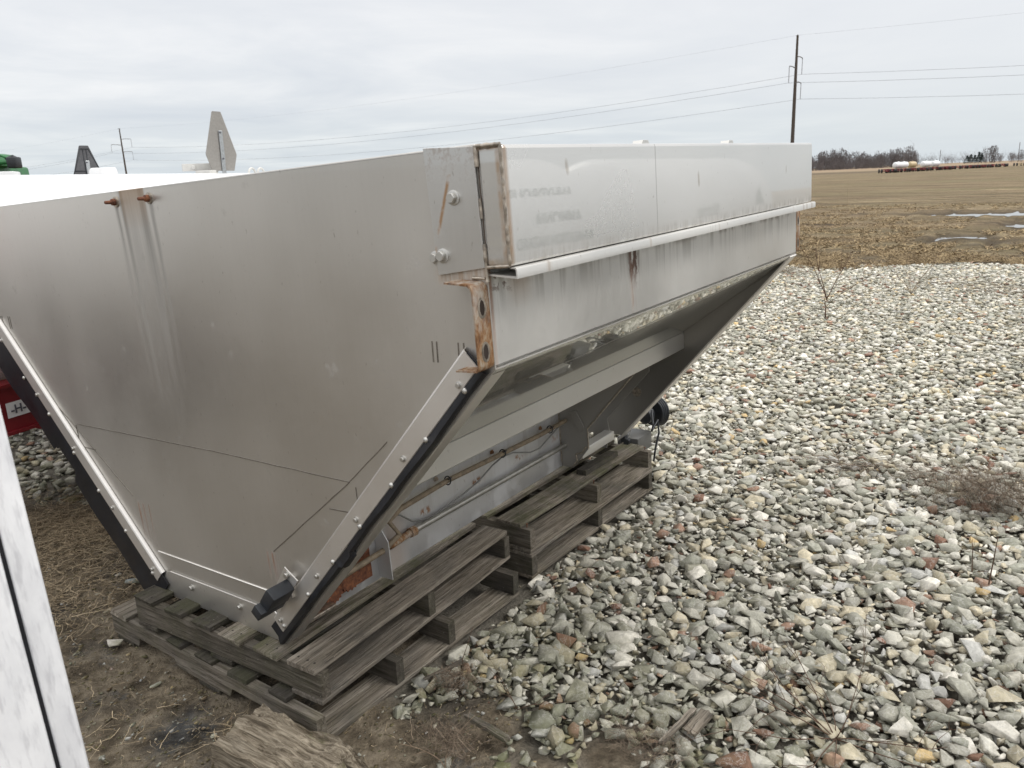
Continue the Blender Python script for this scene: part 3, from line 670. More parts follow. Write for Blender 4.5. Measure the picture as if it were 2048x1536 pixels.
# ---------------------------------------------------------------- pallets
def board(x0, y0, z0, x1, y1, z1, name, mat, parent, warp=.003, bev=.0015, ragged=0.0, along=0):
    """sawn board with slight bow, uneven ends"""
    t = bmesh.new(); bmesh.ops.create_cube(t, size=1)
    for v in t.verts: v.co = Vector(((x0+x1)/2+v.co.x*(x1-x0), (y0+y1)/2+v.co.y*(y1-y0), (z0+z1)/2+v.co.z*(z1-z0)))
    cuts = 14
    es = [e_ for e_ in t.edges if abs((e_.verts[0].co-e_.verts[1].co)[along]) > .5*abs((x1-x0, y1-y0, z1-z0)[along])]
    bmesh.ops.subdivide_edges(t, edges=es, cuts=cuts, use_grid_fill=True)
    bmesh.ops.bevel(t, geom=[e_ for e_ in t.edges if len(e_.link_faces) == 2 and e_.calc_face_angle(0) > .5], offset=bev, segments=1, affect='EDGES')
    sd_ = random.random()*90
    lo, hi = (x0, x1) if along == 0 else (y0, y1)
    for v in t.verts:
        u = v.co[along]; o = 1-along
        v.co.z += warp*mnoise.noise(Vector((u*2.3, sd_, 0)))+.0006*mnoise.noise(Vector((u*30, v.co[o]*60, sd_)))
        v.co[o] += warp*.8*mnoise.noise(Vector((u*3, sd_, 5)))+.0012*mnoise.noise(Vector((u*22, v.co.z*40, sd_+3)))
        if ragged and (u-lo < .01 or hi-u < .01): v.co[along] += ragged*mnoise.noise(Vector((v.co[o]*60, v.co.z*90, sd_)))
    b = MB(); b.add(t); return b.build(name, mat, parent)
NAILD = Mt('dark_nail', (.03, .022, .018), .7).m
def nail(x, y, z, parent):
    MB().lathe([(.0022, 0), (.0022, .014), (.005, .0145), (.0048, .0165)], frame((x, y, z), (.1, .1, 1)), 8).build('nail', RUSTI, parent)
# lower pallet of the left stack
p1 = empty('pallet', (1.253, 1.683, 0), math.radians(.2), 'weathered lower pallet with notched side beam under the left stack', 'pallet', 'wooden pallets under the hopper')
def notched(x, nm='stringer'):
    pts = [(0, .018), (.17, .018), (.19, .05), (.42, .052), (.44, .018), (.62, .016), (.74, .018), (.76, .05), (.985, .05), (1.0, .012), (1.17, .02), (1.172, .104), (0, .104)]
    return MB().prism(pts, 0, x, x+.036, .0015).build(nm, WY1 if x < .1 else WY0, p1)
for x in (0, .345, .62, 1.03): notched(x)
for y0, y1 in ((.145, .235), (.33, .43), (.52, .62), (.70, .79), (1.05, 1.165)):
    board(-.004 if y0 > .2 else .008, y0, .1045, 1.068, y1, .120, 'deck_board', WXD if y0 < 1 else WX2, p1, ragged=.012)
board(.04, .005, -.002, 1.075, .125, .0165, 'bottom_board', WX2, p1, .004)
board(.0, .50, -.002, 1.07, .62, .0155, 'bottom_board', WXD, p1); board(.0, 1.04, -.002, 1.07, 1.15, .0155, 'bottom_board', WXD, p1)
# upper pallet of the left stack
p2 = empty('pallet', (1.300, 1.702, .1215), math.radians(3.2), 'upper pallet of the left stack carrying the front of the hopper', 'pallet', 'wooden pallets under the hopper')
for x in (0, .53, 1.035): board(x, 0, .0175, x+.037, .945, .105, 'stringer', WY0, p2, .002, along=1)
board(-.010, .012, .1055, 1.075, .132, .1235, 'deck_board', WX0, p2, .003)
for y0, y1 in ((.172, .285), (.345, .45), (.50, .60), (.665, .755), (.83, .943)):
    board(-.012+random.uniform(-.008, .008), y0, .1055, 1.075, y1, .1225, 'deck_board', WX1 if y0 < .4 else WXD, p2, .002, ragged=.012)
for y0, y1 in ((.0, .135), (.42, .53), (.83, .94)): board(-.003, y0, .0005, 1.075, y1, .0165, 'bottom_board', WX0 if y0 < .1 else WXD, p2, .004)
for x in (.02, 1.05):
    for y in (.04, .07, .11): MB().lathe([(.004, 0), (.003, .0012)], frame((x, y, .1235), (0, 0, 1)), 8).build('nail', NAILD, p2)
for y0, y1 in ((.172, .285), (.345, .45), (.50, .60), (.665, .755), (.83, .943)):
    for q_ in (.3, .7): MB().lathe([(.0036, 0), (.003, .0008)], frame((.018, y0+(y1-y0)*q_, .1228), (0, 0, 1)), 8).build('nail', NAILD, p2)
# right stack
for k, (zz, lab, wx) in enumerate(((0, 'bottom pallet of the right stack lying on the stones', WX2), (.1225, 'greenish top pallet of the right stack with nails standing up', WX1))):
    pr = empty('pallet', (2.452, 1.708+.004*k, zz), math.radians(-.4), lab, 'pallet', 'wooden pallets under the hopper')
    for x in (0, .565, 1.11): board(x, 0, .0175, x+.04, 1.05, .105, 'stringer', WY1 if k else WY0, pr, .002, along=1)
    ys = ((.0, .13), (.20, .29), (.40, .49), (.6, .7), (.9, 1.0)) if k == 0 else ((.048, .175), (.225, .32), (.42, .52), (.6, .7), (.9, 1.0))
    for i, (y0, y1) in enumerate(ys): board(-.004, y0, .1055, 1.155, y1, .1215, 'deck_board', wx if i < 2 else WXD, pr, .006 if i == 0 else .003)
    for y0, y1 in ((.0, .15), (.45, .56), (.92, 1.03)): board(-.002, y0, .0005, 1.155, y1, .0165, 'bottom_board', WX2, pr, .004)
    if k:
        for x in (.02, .585, 1.13):
            nail(x, .030, .105, pr)
            for y in (.075, .14): MB().lathe([(.0036, 0), (.003, .0008)], frame((x, y, .1220), (0, 0, 1)), 8).build('nail', NAILD, pr)

# ---------------------------------------------------------------- weathered timber end in front
def timber():
    t = bmesh.new(); bmesh.ops.create_cube(t, size=1); bmesh.ops.subdivide_edges(t, edges=t.edges[:], cuts=22, use_grid_fill=True)
    for v in t.verts:
        u, a, c = v.co.x, v.co.y, v.co.z     # u along the grain
        x, y, z = u*.46, a*.20*(1-.18*(u+.5))+.02*mnoise.noise(Vector((u*4, 8, (1 if a > 0 else -1)*3)))*abs(a)*2, c*.12
        gr = mnoise.fractal(Vector((u*1.2, a*9, c*9)), .8, 2.1, 4)
        if u > .30:                            # broken splintered end
            k = (u-.30)/.2; x -= k*.16*(.1+1.6*abs(mnoise.noise(Vector((a*5.5, c*2, 3)))))+k*.03*mnoise.noise(Vector((a*14, c*9, 1)))
            z -= k*.018*(1+gr)
        z += (gr*.016+.030*mnoise.noise(Vector((u*5, a*3.5, 7)))-.035*max(0, abs(a)-.33)*6*abs(mnoise.noise(Vector((u*7, 3, a*4)))))*(1 if c > 0 else .3)+.012*mnoise.noise(Vector((u*3, a*3, 0))); y += gr*.006
        d = math.hypot(u+.22, a-.12)
        v.co = Vector((x, y, z))
    b = MB(); b.add(t); return b
TW = Mt('timber_wood', rough=.85, spec=.2); pm = TW.map((2.5, 60, 60)); g1 = TW.noise(pm, 1.5, 8, .75, .5); g2 = TW.noise(TW.map(), 7, 6, .7)
c = TW.ramp(g1, [(.30, (.035, .028, .020)), (.43, (.13, .105, .075)), (.56, (.31, .265, .20)), (.72, (.54, .48, .385))]); c = TW.mix(TW.rng(g2, .55, .68, 0, .7), c, (.07, .06, .045)); c = TW.mix(TW.rng(TW.noise(TW.map(), 11, 5, .7), .6, .7, 0, .4), c, (.12, .13, .05))
TW.color(c); TW.bump(g1, .9, .012)
tm = timber().build('timber_offcut', TW.m, None, 40)
tm.location = (1.125, 1.625, .062); tm.rotation_euler = (math.radians(4), math.radians(3), math.radians(-85))
tag(tm, 'grey rotting timber offcut with a splintered end at the bottom edge of the picture', 'timber')
MB().lathe([(.0115, 0), (.011, .001)], frame((-.13, .035, .0535), (0, 0, 1)), 14).build('bolt_hole', Mt('hole_dark', (.012, .01, .008), .9).m, tm)
#SPLIT2
# ---------------------------------------------------------------- stone bed
def rock_variants(n, pts, bev, seed):
    out_ = []; r = random.Random(seed)
    for k in range(n):
        t = bmesh.new(); sx, sy, sz = r.uniform(.85, 1.3), r.uniform(.7, 1.0), r.uniform(.42, .75)
        for i in range(pts):
            v = Vector((r.gauss(0, 1), r.gauss(0, 1), r.gauss(0, 1))).normalized(); rr = r.uniform(.82, 1.08)
            # push towards a blocky form so that facets come out broad
            m_ = max(abs(c_) for c_ in v); v = v*(rr*(.48+.46/m_)); t.verts.new((v.x*sx, v.y*sy, v.z*sz))
        res = bmesh.ops.convex_hull(t, input=t.verts[:]); bmesh.ops.delete(t, geom=list({g_ for g_ in res['geom_interior']+res['geom_unused'] if isinstance(g_, bmesh.types.BMVert)}), context='VERTS')
        bmesh.ops.dissolve_limit(t, angle_limit=.34, verts=t.verts, edges=t.edges)
        if bev:
            bmesh.ops.bevel(t, geom=t.edges[:], offset=bev, segments=1, profile=.6, affect='EDGES')
        bmesh.ops.triangulate(t, faces=t.faces); t.verts.index_update()
        Vv = np.array([v.co[:] for v in t.verts]); Fv = np.array([[v.index for v in f.verts] for f in t.faces]); t.free()
        out_.append((Vv, Fv))
    return out_
PAL = np.array([(.235, .24, .215), (.29, .29, .265), (.33, .325, .30), (.44, .435, .41), (.50, .49, .47), (.33, .305, .245), (.42, .385, .31), (.16, .095, .072), (.25, .165, .13), (.42, .32, .18), (.23, .228, .195), (.38, .385, .39)])
PW = np.array([.17, .16, .15, .14, .10, .09, .065, .022, .020, .009, .085, .07]); PW = PW/PW.sum()
def euler_mats(n, tilt, rg):
    a = rg.uniform(0, 2*np.pi, n); ti = rg.normal(0, tilt, n); td = rg.uniform(0, 2*np.pi, n)
    ca, sa, zr_ = np.cos(a), np.sin(a), np.zeros(n)
    Rz = np.stack([np.stack([ca, -sa, zr_], -1), np.stack([sa, ca, zr_], -1), np.stack([zr_, zr_, zr_+1], -1)], 1)
    kx, ky = np.cos(td), np.sin(td); c_, s_ = np.cos(ti), np.sin(ti); C1 = 1-c_
    Rt = np.stack([np.stack([c_+kx*kx*C1, kx*ky*C1, ky*s_], -1), np.stack([kx*ky*C1, c_+ky*ky*C1, -kx*s_], -1), np.stack([-ky*s_, kx*s_, c_], -1)], 1)
    return Rt@Rz
def scatter_rocks(name, pos, size, var, tilt, mat, seed, tint=None, flatten=1.0):
    rg = np.random.default_rng(seed); n = len(pos); M = euler_mats(n, tilt, rg); vi = rg.integers(0, len(var), n)
    col = PAL[rg.choice(len(PAL), n, p=PW)]*rg.uniform(.82, 1.18, (n, 1))
    if tint is not None: col = col*tint
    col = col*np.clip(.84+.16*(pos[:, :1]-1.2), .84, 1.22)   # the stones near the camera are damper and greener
    VV, FF, CC = [], [], []; off = 0
    for k, (v, f) in enumerate(var):
        ix = np.where(vi == k)[0]
        if not len(ix): continue
        P = np.einsum('nij,vj->nvi', M[ix], v)*size[ix, None, None]; P[:, :, 2] *= flatten; P += pos[ix, None, :]
        VV.append(P.reshape(-1, 3)); FF.append((f[None]+(np.arange(len(ix))*len(v))[:, None, None]+off).reshape(-1, 3))
        CC.append(np.repeat(col[ix], len(v), 0)); off += len(ix)*len(v)
    return npmesh(name, np.vstack(VV), np.vstack(FF), mat, attrs={'col': np.vstack(CC)})
RM = Mt('limestone', rough=.85, spec=.3); ac = RM.n('ShaderNodeAttribute', attribute_name='col').outputs['Color']; pp = RM.co()
f1 = RM.noise(pp, 42, 6, .68, .5); f2 = RM.noise(pp, 170, 4, .7)
cc = RM.mix(1.0, ac, RM.ramp(f1, [(.28, (.62, .62, .60)), (.5, (.98, .98, .98)), (.72, (1.38, 1.38, 1.38))]), 'MULTIPLY')
vein = RM.rng(RM.math('ABSOLUTE', RM.math('SUBTRACT', RM.noise(pp, 22, 5, .6, 1.0), .5)), .0, .022, .45, 0); cc = RM.mix(vein, cc, (.58, .57, .54))
cc = RM.mix(RM.rng(f2, .58, .72, 0, .35), cc, (.12, .11, .09))
px_ = RM.sep(pp); moss = RM.math('MULTIPLY', RM.rng(RM.math('ADD', px_[0], RM.math('MULTIPLY', RM.noise(pp, 2.5, 3, .6), 1.2)), 2.5, 2.95, 1, 0), RM.rng(RM.noise(pp, 9, 5, .7), .42, .62, .1, .75))
moss = RM.math('MULTIPLY', moss, RM.rng(px_[2], -.01, .055, 1, .25)); cc = RM.mix(moss, cc, (.12, .125, .045))
RM.color(cc); RM.bump(RM.math('ADD', f1, RM.math('MULTIPLY', f2, .35)), .55, .006)
VNEAR = rock_variants(34, 10, .022, 3); VFAR = rock_variants(14, 10, 0, 5)
def jitter_grid(x0, x1, y0, y1, st, rg):
    X, Y = np.meshgrid(np.arange(x0, x1, st), np.arange(y0, y1, st), indexing='ij'); X = X.ravel(); Y = Y.ravel()
    Y = Y+((np.round(X/st).astype(int) % 2)*.5*st)
    return np.stack([X+rg.uniform(-.42, .42, X.size)*st, Y+rg.uniform(-.42, .42, X.size)*st], -1)
def in_bed(x, y):
    if 1.22 < x < 2.40 and 1.66 < y < 2.95 or 2.42 < x < 3.64 and 1.70 < y < 2.8: return False
    if y > 1.72 and x < (1.9 if y < 4.3 else 1.5): return False
    e_ = edge_x(y)+mnoise.noise(Vector((x*2, y*2, 9)))*.6+random.uniform(-.25, .25)
    if x > e_: return False
    return True
rg = np.random.default_rng(11)
def bed(x0, x1, y0, y1, st, s0, s1, zl, seed, thin=1.0):
    P = jitter_grid(x0, x1, y0, y1, st, rg); keep = []
    for x, y in P:
        if not in_bed(x, y): continue
        md = mudness(x, y)
        if md > .05 and random.random() < md*.985: continue
        if 6.5 < x and random.random() > thin: continue
        keep.append((x, y))
    P = np.array(keep); n = len(P); sz = np.exp(rg.normal(math.log((s0+s1)/2), .28, n)).clip(s0*.8, s1*1.25)
    z = zl+rg.uniform(-.008, .010, n)+np.array([.014*mnoise.noise(Vector((x*1.2, y*1.2, 2))) for x, y in P])
    nearp = (P[:, 1] > 1.60) & (P[:, 0] < 3.7); z[nearp] -= .018
    # right of the frame and near: the stones lie on a low mound
    z += np.clip((P[:, 0]-1.9)*.03, 0, .035)*(P[:, 1] < 1.5)
    return np.c_[P, z], sz
A, sa = bed(1.25, 5.2, -.75, 2.3, .044, .019, .034, -.006, 1); B_, sb = bed(1.27, 5.2, -.75, 2.3, .056, .023, .046, .014, 2)
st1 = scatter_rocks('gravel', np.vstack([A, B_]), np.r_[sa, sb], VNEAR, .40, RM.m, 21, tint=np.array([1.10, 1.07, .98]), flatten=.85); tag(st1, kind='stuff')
Cc, sc_ = bed(1.25, 5.2, -.75, 2.3, .028, .008, .017, .004, 7); A, sa = bed(5.2, 14.6, -1.2, 4.6, .046, .021, .036, -.002, 3); B_, sb = bed(5.2, 14.6, -1.2, 4.6, .062, .022, .040, .016, 4)
A2, sa2 = bed(1.5, 5.2, 2.3, 7.5, .062, .028, .046, .0, 5); A3, sa3 = bed(5.2, 14.6, 4.6, 7.5, .09, .035, .055, .0, 6)
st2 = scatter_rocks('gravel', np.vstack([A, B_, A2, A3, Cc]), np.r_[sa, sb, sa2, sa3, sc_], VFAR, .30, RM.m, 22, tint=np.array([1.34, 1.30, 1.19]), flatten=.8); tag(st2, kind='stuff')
print('stones', len(st1.data.vertices), len(st2.data.vertices))
# outlying single stones
VB = rock_variants(8, 18, .04, 9)
def lone(px, py, r, colr, label, k, sc=(1, .8, .7), rz=0):
    v, f = VB[k]; P = G(px, py, 0); a = (v*np.array(sc))*r
    cz, s_ = math.cos(rz), math.sin(rz); a = np.c_[a[:, 0]*cz-a[:, 1]*s_, a[:, 0]*s_+a[:, 1]*cz, a[:, 2]]
    o = npmesh('stone', a, f, RM.m, attrs={'col': np.tile(np.array(colr), (len(a), 1))}); o.location = (P[0], P[1], r*.28)
    tag(o, label, 'stone')
lone(226, 1292, .040, (.62, .58, .52), 'white stone lying on the mud beside the left end of the pallets', 0, rz=-1.1)
lone(268, 1166, .036, (.33, .36, .36), 'blue grey stone on the mud just under the black rubber flap', 1, rz=-.6)
lone(238, 1152, .018, (.58, .55, .5), 'small pale stone on the soil behind the rubber flap', 2)
lone(216, 1224, .016, (.42, .36, .27), 'small tan stone touching the left corner of the lower pallet', 3)
lone(312, 1372, .022, (.40, .40, .34), 'greenish stone half sunk in the mud in front of the pallets', 4)
lone(428, 1476, .016, (.36, .36, .30), 'flat grey green pebble in the dark mud by the timber', 5)
lone(196, 1189, .012, (.55, .52, .46), 'pale pebble on the mud between the white panel and the flap', 6)
V, F_, CL = [], [], []; off = 0
for i in range(1500):
    x, y = rng.uniform(.6, 1.95), rng.uniform(1.3, 5.0)
    if 1.22 < x < 2.4 and 1.66 < y < 2.9: continue
    v, f = VFAR[i % 14]; r = abs(rng.normal(0, .0035))+.0025; V.append(v*r+np.array([x, y, r*.3+.004])); F_.append(f+off); off += len(v)
    CL.append(np.tile(PAL[rng.integers(0, 12)], (len(v), 1)))
for i in range(9000):
    x, y = rng.uniform(.6, 2.0), rng.uniform(1.2, 4.9)
    if 1.25 < x < 2.4 and 1.7 < y < 2.85 or mudness(x, y) < .5: continue
    v, f = VFAR[i % 14]; r = min(.013, abs(rng.normal(0, .0035))+.0016); V.append(v*np.array([1.2, 1, .7])*r+np.array([x, y, r*.2+.003])); F_.append(f+off); off += len(v)
    CL.append(np.tile(np.array([.15, .112, .072])*rng.uniform(.35, 1.5), (len(v), 1)))
tag(npmesh('grit', np.vstack(V), np.vstack(F_), RM.m, attrs={'col': np.vstack(CL)}), kind='stuff')

# ---------------------------------------------------------------- straw, grass, twigs
def ribbons(name, base, head, length, lift, width, curl, mat, seg=4, seed=1, droop=.3, ret=False):
    """thin curved blades: base (n,3), heading angle, length, initial rise 0..1"""
    rg = np.random.default_rng(seed); n = len(base); P = [base.copy()]; h = head.copy(); el = lift.copy(); st = length/seg
    for k in range(seg):
        d = np.stack([np.cos(h)*np.cos(el), np.sin(h)*np.cos(el), np.sin(el)], -1)*st[:, None]
        nx_ = P[-1]+d; P.append(nx_); h = h+rg.normal(0, curl, n); el = el-droop*rg.uniform(.4, 1.6, n)
    P = np.stack(P, 1); P[:, :, 2] = np.maximum(P[:, :, 2], base[:, None, 2]+.002)
    sd_ = np.stack([-np.sin(head), np.cos(head), rg.normal(0, .5, n)], -1); sd_ /= np.linalg.norm(sd_, axis=1)[:, None]
    wd = width[:, None, None]*np.linspace(1, .35, seg+1)[None, :, None]*sd_[:, None, :]*.5
    Vv = np.stack([P-wd, P+wd], 2).reshape(n, -1, 3); m_ = (seg+1)*2
    f = np.array([[2*k, 2*k+1, 2*k+3, 2*k+2] for k in range(seg)]); FF = (f[None]+(np.arange(n)*m_)[:, None, None]).reshape(-1, 4)
    tone = np.repeat(rg.uniform(.45, 1.2, n), m_)
    return npmesh(name, Vv.reshape(-1, 3), FF, mat, attrs={'tone': tone})
def straw_mat(name, a, b):
    m = Mt(name, rough=.8, spec=.2); t = m.n('ShaderNodeAttribute', attribute_name='tone').outputs['Fac']
    m.color(m.ramp(m.rng(t, .45, 1.2), [(0, a), (.55, tuple((x+y)/2 for x, y in zip(a, b))), (1, b)])); return m.m
STRAW = straw_mat('dead_straw', (.17, .125, .075), (.64, .52, .35)); FGR = straw_mat('dead_field_grass', (.085, .056, .030), (.46, .35, .20)); BRSH = straw_mat('dry_brush_stems', (.060, .044, .032), (.27, .21, .155))
def cloud(n, cx_, cy_, sx_, sy_, z, rg): return np.c_[rg.normal(cx_, sx_, n), rg.normal(cy_, sy_, n), np.full(n, z)+rg.uniform(0, .02, n)]
rg = np.random.default_rng(5); Bs = []
for cx_, cy_, sx_, sy_, n in ((1.55, 4.05, .18, .30, 3200), (1.25, 3.55, .18, .28, 1900), (1.72, 4.0, .13, .25, 1600), (1.35, 3.15, .15, .12, 250), (.92, 2.30, .10, .14, 70), (1.15, 1.95, .03, .06, 60), (1.5, 4.7, .3, .2, 250)):
    Bs.append(cloud(n, cx_, cy_, sx_, sy_, .004, rg))
Bs = np.vstack(Bs); Bs = Bs[(Bs[:, 0] < 1.98)]; n = len(Bs)
Bs[:, 2] += .03*np.exp(-(((Bs[:, 0]-1.5)/.25)**2+((Bs[:, 1]-3.95)/.35)**2))*rg.uniform(0, 1, n)
tag(ribbons('dry_grass', Bs, rg.uniform(0, 6.28, n), rg.uniform(.03, .13, n), rg.normal(.12, .25, n), rg.uniform(.0010, .0026, n), .4, STRAW, 5, 2, .12), kind='stuff')
Bm = np.c_[rg.uniform(.6, 1.9, 2600), rg.uniform(1.2, 5, 2600), np.full(2600, .006)]; n = len(Bm)
tag(ribbons('straw_litter', Bm, rg.uniform(0, 6.28, n), rg.uniform(.010, .045, n), rg.normal(.02, .1, n), rg.uniform(.0006, .0014, n), .4, STRAW, 4, 3, .03), kind='stuff')
# dead grass on the field behind the stones; the clumps thin out with distance
P = []
while len(P) < 52000:
    t = rg.uniform(); x = 13.5+24*t**2.4; y = rg.uniform(-1.2, 4.9+(x-14)*.30)
    if x < edge_x(y)-.15 or puddle(x, y) > -.55: continue
    k = mnoise.noise(Vector((x*.8, y*1.6, 0)))+mnoise.noise(Vector((x*3, y*4, 5)))*.6
    if k < rg.uniform(-.5, .35): continue
    P.append((x, y, 0))
P = np.array(P); n = len(P)
tall = (P[:, 0] < 16.2); ln = np.where(tall, rg.uniform(.07, .26, n), rg.uniform(.05, .16, n))
tag(ribbons('field_grass', P, rg.uniform(0, 6.28, n), ln, rg.uniform(.0, .75, n), rg.uniform(.005, .012, n)*np.where(tall, 1, 2.0), .5, FGR, 3, 6, .35), kind='stuff')
# brush heaps caught on the stones
def brush(px, py, n, sx_, sy_, ln, hd, sp, label, z=.05, seed=1, w_=(.0012, .0030), cat='dry brush', curl=.35, lift=.15):
    P0 = G(px, py, 0); rg = np.random.default_rng(seed); b_ = np.c_[rg.normal(0, sx_, n), rg.normal(0, sy_, n), rg.uniform(.0, z, n)]
    o = ribbons('dry_brush', b_, rg.normal(hd, sp, n), rg.uniform(*ln, n), rg.normal(lift, .22, n), rg.uniform(*w_, n), curl, BRSH, 5, seed, .10)
    o.location = (P0[0], P0[1], .035); return tag(o, label, cat)
brush(1975, 1035, 2600, .10, .14, (.04, .16), 1.6, 2.0, 'matted brown brush heap on the stones near the right edge', .16, 31, (.0010, .0022), curl=.5, lift=.65)
brush(1905, 985, 130, .07, .12, (.10, .36), 1.9, .9, 'loose tangle of brown stalks beside the matted brush heap', .07, 32)
brush(1705, 950, 110, .05, .08, (.15, .50), 3.2, 1.6, 'sprawling tuft of broken tan stalks on the stones', .05, 33, (.002, .005), curl=.18)
brush(2035, 592, 700, .35, .45, (.06, .22), 1.6, 2.0, 'dead grass patch on the stones at the far right', .06, 34, (.002, .005))
brush(1885, 572, 300, .25, .4, (.06, .18), 1.6, 2.0, 'thin dead grass patch among the far stones', .04, 35, (.002, .005))
brush(1572, 548, 420, .12, .18, (.06, .20), 1.6, 2.0, 'brown grass tuft beyond the far corner of the hopper', .05, 36, (.002, .005))
brush(915, 1385, 700, .035, .04, (.012, .045), 1.6, 2.5, 'small dark dried weed clump beside the lower pallet', .03, 37, (.0010, .0022), curl=.9, lift=.5)
brush(905, 1515, 420, .035, .05, (.02, .09), 1.6, 2.5, 'pale dried weed with curled stems at the bottom edge', .03, 38, (.0010, .0024), curl=.6, lift=.7)
brush(1290, 1515, 500, .05, .07, (.02, .10), 1.6, 2.5, 'wispy dried weed on bare soil left of the wood scraps', .02, 39, (.0006, .0014), curl=.6, lift=.4)
TWIG = flat('twig_bark', (.115, .072, .050), .8, 0, .3, 60, .2); TWIGL = flat('pale_twig', (.27, .20, .14), .8, 0, .3, 60, .2)
def twig_plant(base, stems, label, mat=TWIG, name='bare_shrub', cat='shrub', seed=1, gen=2):
    """stems: (azimuth, elevation, length, radius, curve, children)"""
    r = random.Random(seed); b = MB()
    def grow(p, az, el, ln, rad, cv, ch, lvl):
        n = 7; pts = [Vector(p)]; a, e_ = az, el
        for i in range(n):
            a += r.gauss(0, .07)+cv*.1; e_ += r.gauss(0, .06)-(.02 if el < .5 else 0)
            pts.append(pts[-1]+Vector((math.cos(a)*math.cos(e_), math.sin(a)*math.cos(e_), math.sin(e_)))*ln/n)
            if pts[-1].z < .02: e_ = abs(e_)*.3+.05
        b.tube(pts, rad, 5 if rad > .002 else 4, radii=[rad*(1-.65*i/n) for i in range(n+1)])
        if lvl:
            for k in range(ch):
                i = r.randint(2, n-1); grow(pts[i], a+r.choice((-1, 1))*r.uniform(.4, .9), e_+r.uniform(-.3, .4), ln*r.uniform(.3, .55), rad*.55, 0, max(1, ch-1), lvl-1)
    for s_ in stems: grow((s_[6] if len(s_) > 6 else (0, 0, 0)), *s_[:6], gen)
    o = b.build(name, mat); o.location = tuple(base); return tag(o, label, cat)
P = G(1651, 634, 0.02); twig_plant(P, [(1.4, 1.45, .22, .010, 0, 0), (2.2, 1.08, .62, .006, -.2, 3, (0, 0, .2)), (1.2, 1.35, .60, .006, 0, 2, (0, 0, .2)), (-.9, 1.15, .58, .006, 0, 2, (0, 0, .2)), (-1.4, .75, .70, .004, 0, 3, (0, 0, .12))], 'bare forked sapling growing out of the far stones', TWIG, seed=4, gen=1)
P = G(1822, 588, 0.02); twig_plant(P, [(2.0, 1.15, .5, .004, 0, 4), (-1.2, 1.1, .55, .004, 0, 4), (1.0, 1.4, .45, .004, 0, 3), (2.8, .8, .35, .003, 0, 2), (-2, .8, .35, .003, 0, 2)], 'thin many-stemmed bare bush further back on the stones', TWIGL, seed=5, gen=1)
P = G(1685, 500, 0.0); twig_plant(P, [(0, 1.53, 1.35, .0035, 0, 0)], 'single tall bare stalk standing in the field grass', TWIGL, 'tall_weed', 'weed', seed=6, gen=0)
P = G(1975, 1185, 0.03); twig_plant(P, [(.2, 1.5, .26, .0035, 0, 1), ], 'thin dark upright stalk below the brush heap', TWIG, 'weed_stalk', 'weed', seed=8, gen=0)
P = G(1944, 1150, 0.03); twig_plant(P, [(.6, 1.35, .15, .0025, 0, 2), (-1.3, .9, .12, .002, 0, 2), (2.4, .7, .14, .002, 0, 2)], 'short branched dead weed left of the upright stalk', TWIG, 'weed_stalk', 'weed', seed=9, gen=1)
P = G(1672, 1478, 0.03); twig_plant(P, [(a_, el_, ln_, .0020, cv_, 3) for a_, el_, ln_, cv_ in ((1.9, .45, .42, .3), (2.4, .25, .38, -.2), (1.5, .6, .36, .1), (.9, .7, .30, 0), (.2, .4, .25, .2), (-1.2, .35, .30, 0), (-1.6, .18, .34, .2), (2.9, .2, .36, 0), (-.4, .6, .28, 0), (3.4, .3, .25, .1), (1.2, .3, .4, 0))],
    'spreading leafless red-brown weed over the stones at the bottom', TWIG, 'bare_shrub', 'shrub', seed=12, gen=2)
P = G(1035, 1420, 0.02); twig_plant(P, [(2.0, 1.2, .20, .0014, 0, 2), (1.2, .8, .16, .0012, 0, 2), (-1.0, .5, .2, .0012, 0, 2)], 'thin dead stem rising beside the dark weed clump', TWIG, 'weed_stalk', 'weed', seed=15, gen=1)
P = G(925, 1330, 0.02); twig_plant(P, [(.4, 1.45, .14, .0014, 0, 1)], 'short dead stem against the side of the lower pallet', TWIG, 'weed_stalk', 'weed', seed=16, gen=0)
P = G(890, 1536, 0.01); twig_plant(P, [(1.6, .9, .17, .0018, .7, 2), (.6, .8, .20, .0016, -.8, 2)], 'tan curled weed stems arching at the bottom edge', TWIGL, 'weed_stalk', 'weed', seed=17, gen=1)
# wood scraps lying on the stones
def scrap(px0, py0, px1, py1, wd, th, label, mat, z=.035):
    a, c = G(px0, py0, z), G(px1, py1, z); d = c-a; ln = float(np.linalg.norm(d)); M = MB()
    t = bmesh.new(); bmesh.ops.create_cube(t, size=1); bmesh.ops.subdivide_edges(t, edges=t.edges[:], cuts=8, use_grid_fill=True)
    for v in t.verts:
        v.co = Vector((v.co.x*ln, v.co.y*wd, v.co.z*th)); k = v.co.x/ln
        v.co.x += abs(k)*2*.012*mnoise.noise(Vector((v.co.y*90, v.co.z*50, px0))); v.co.y += .003*mnoise.noise(Vector((v.co.x*30, 0, px0))); v.co.z += .002*mnoise.noise(Vector((v.co.x*20, v.co.y*60, px0)))
    M.add(t); o = M.build('wood_scrap', mat); o.location = tuple((a+c)/2); o.rotation_euler = (random.uniform(-.08, .08), -.03, math.atan2(d[1], d[0])); return tag(o, label, 'wood scrap')
SW = wood('scrap_wood', 0, 1.35)
scrap(1323, 1484, 1388, 1420, .016, .010, 'narrow stick of broken pale wood beside the flat splinter', SW, .05)
scrap(1378, 1464, 1415, 1425, .040, .012, 'short flat splinter of grained grey wood on the stones', SW, .05)
scrap(850, 1358, 928, 1322, .014, .012, 'thin mossy wood strip lying along the lower pallet', wood('strip_wood', 0, .9, .3), .02)
scrap(935, 1430, 1015, 1480, .022, .014, 'mossy wood lath half buried in stones at the bottom', wood('lath_wood', 0, .8, .5), .035)
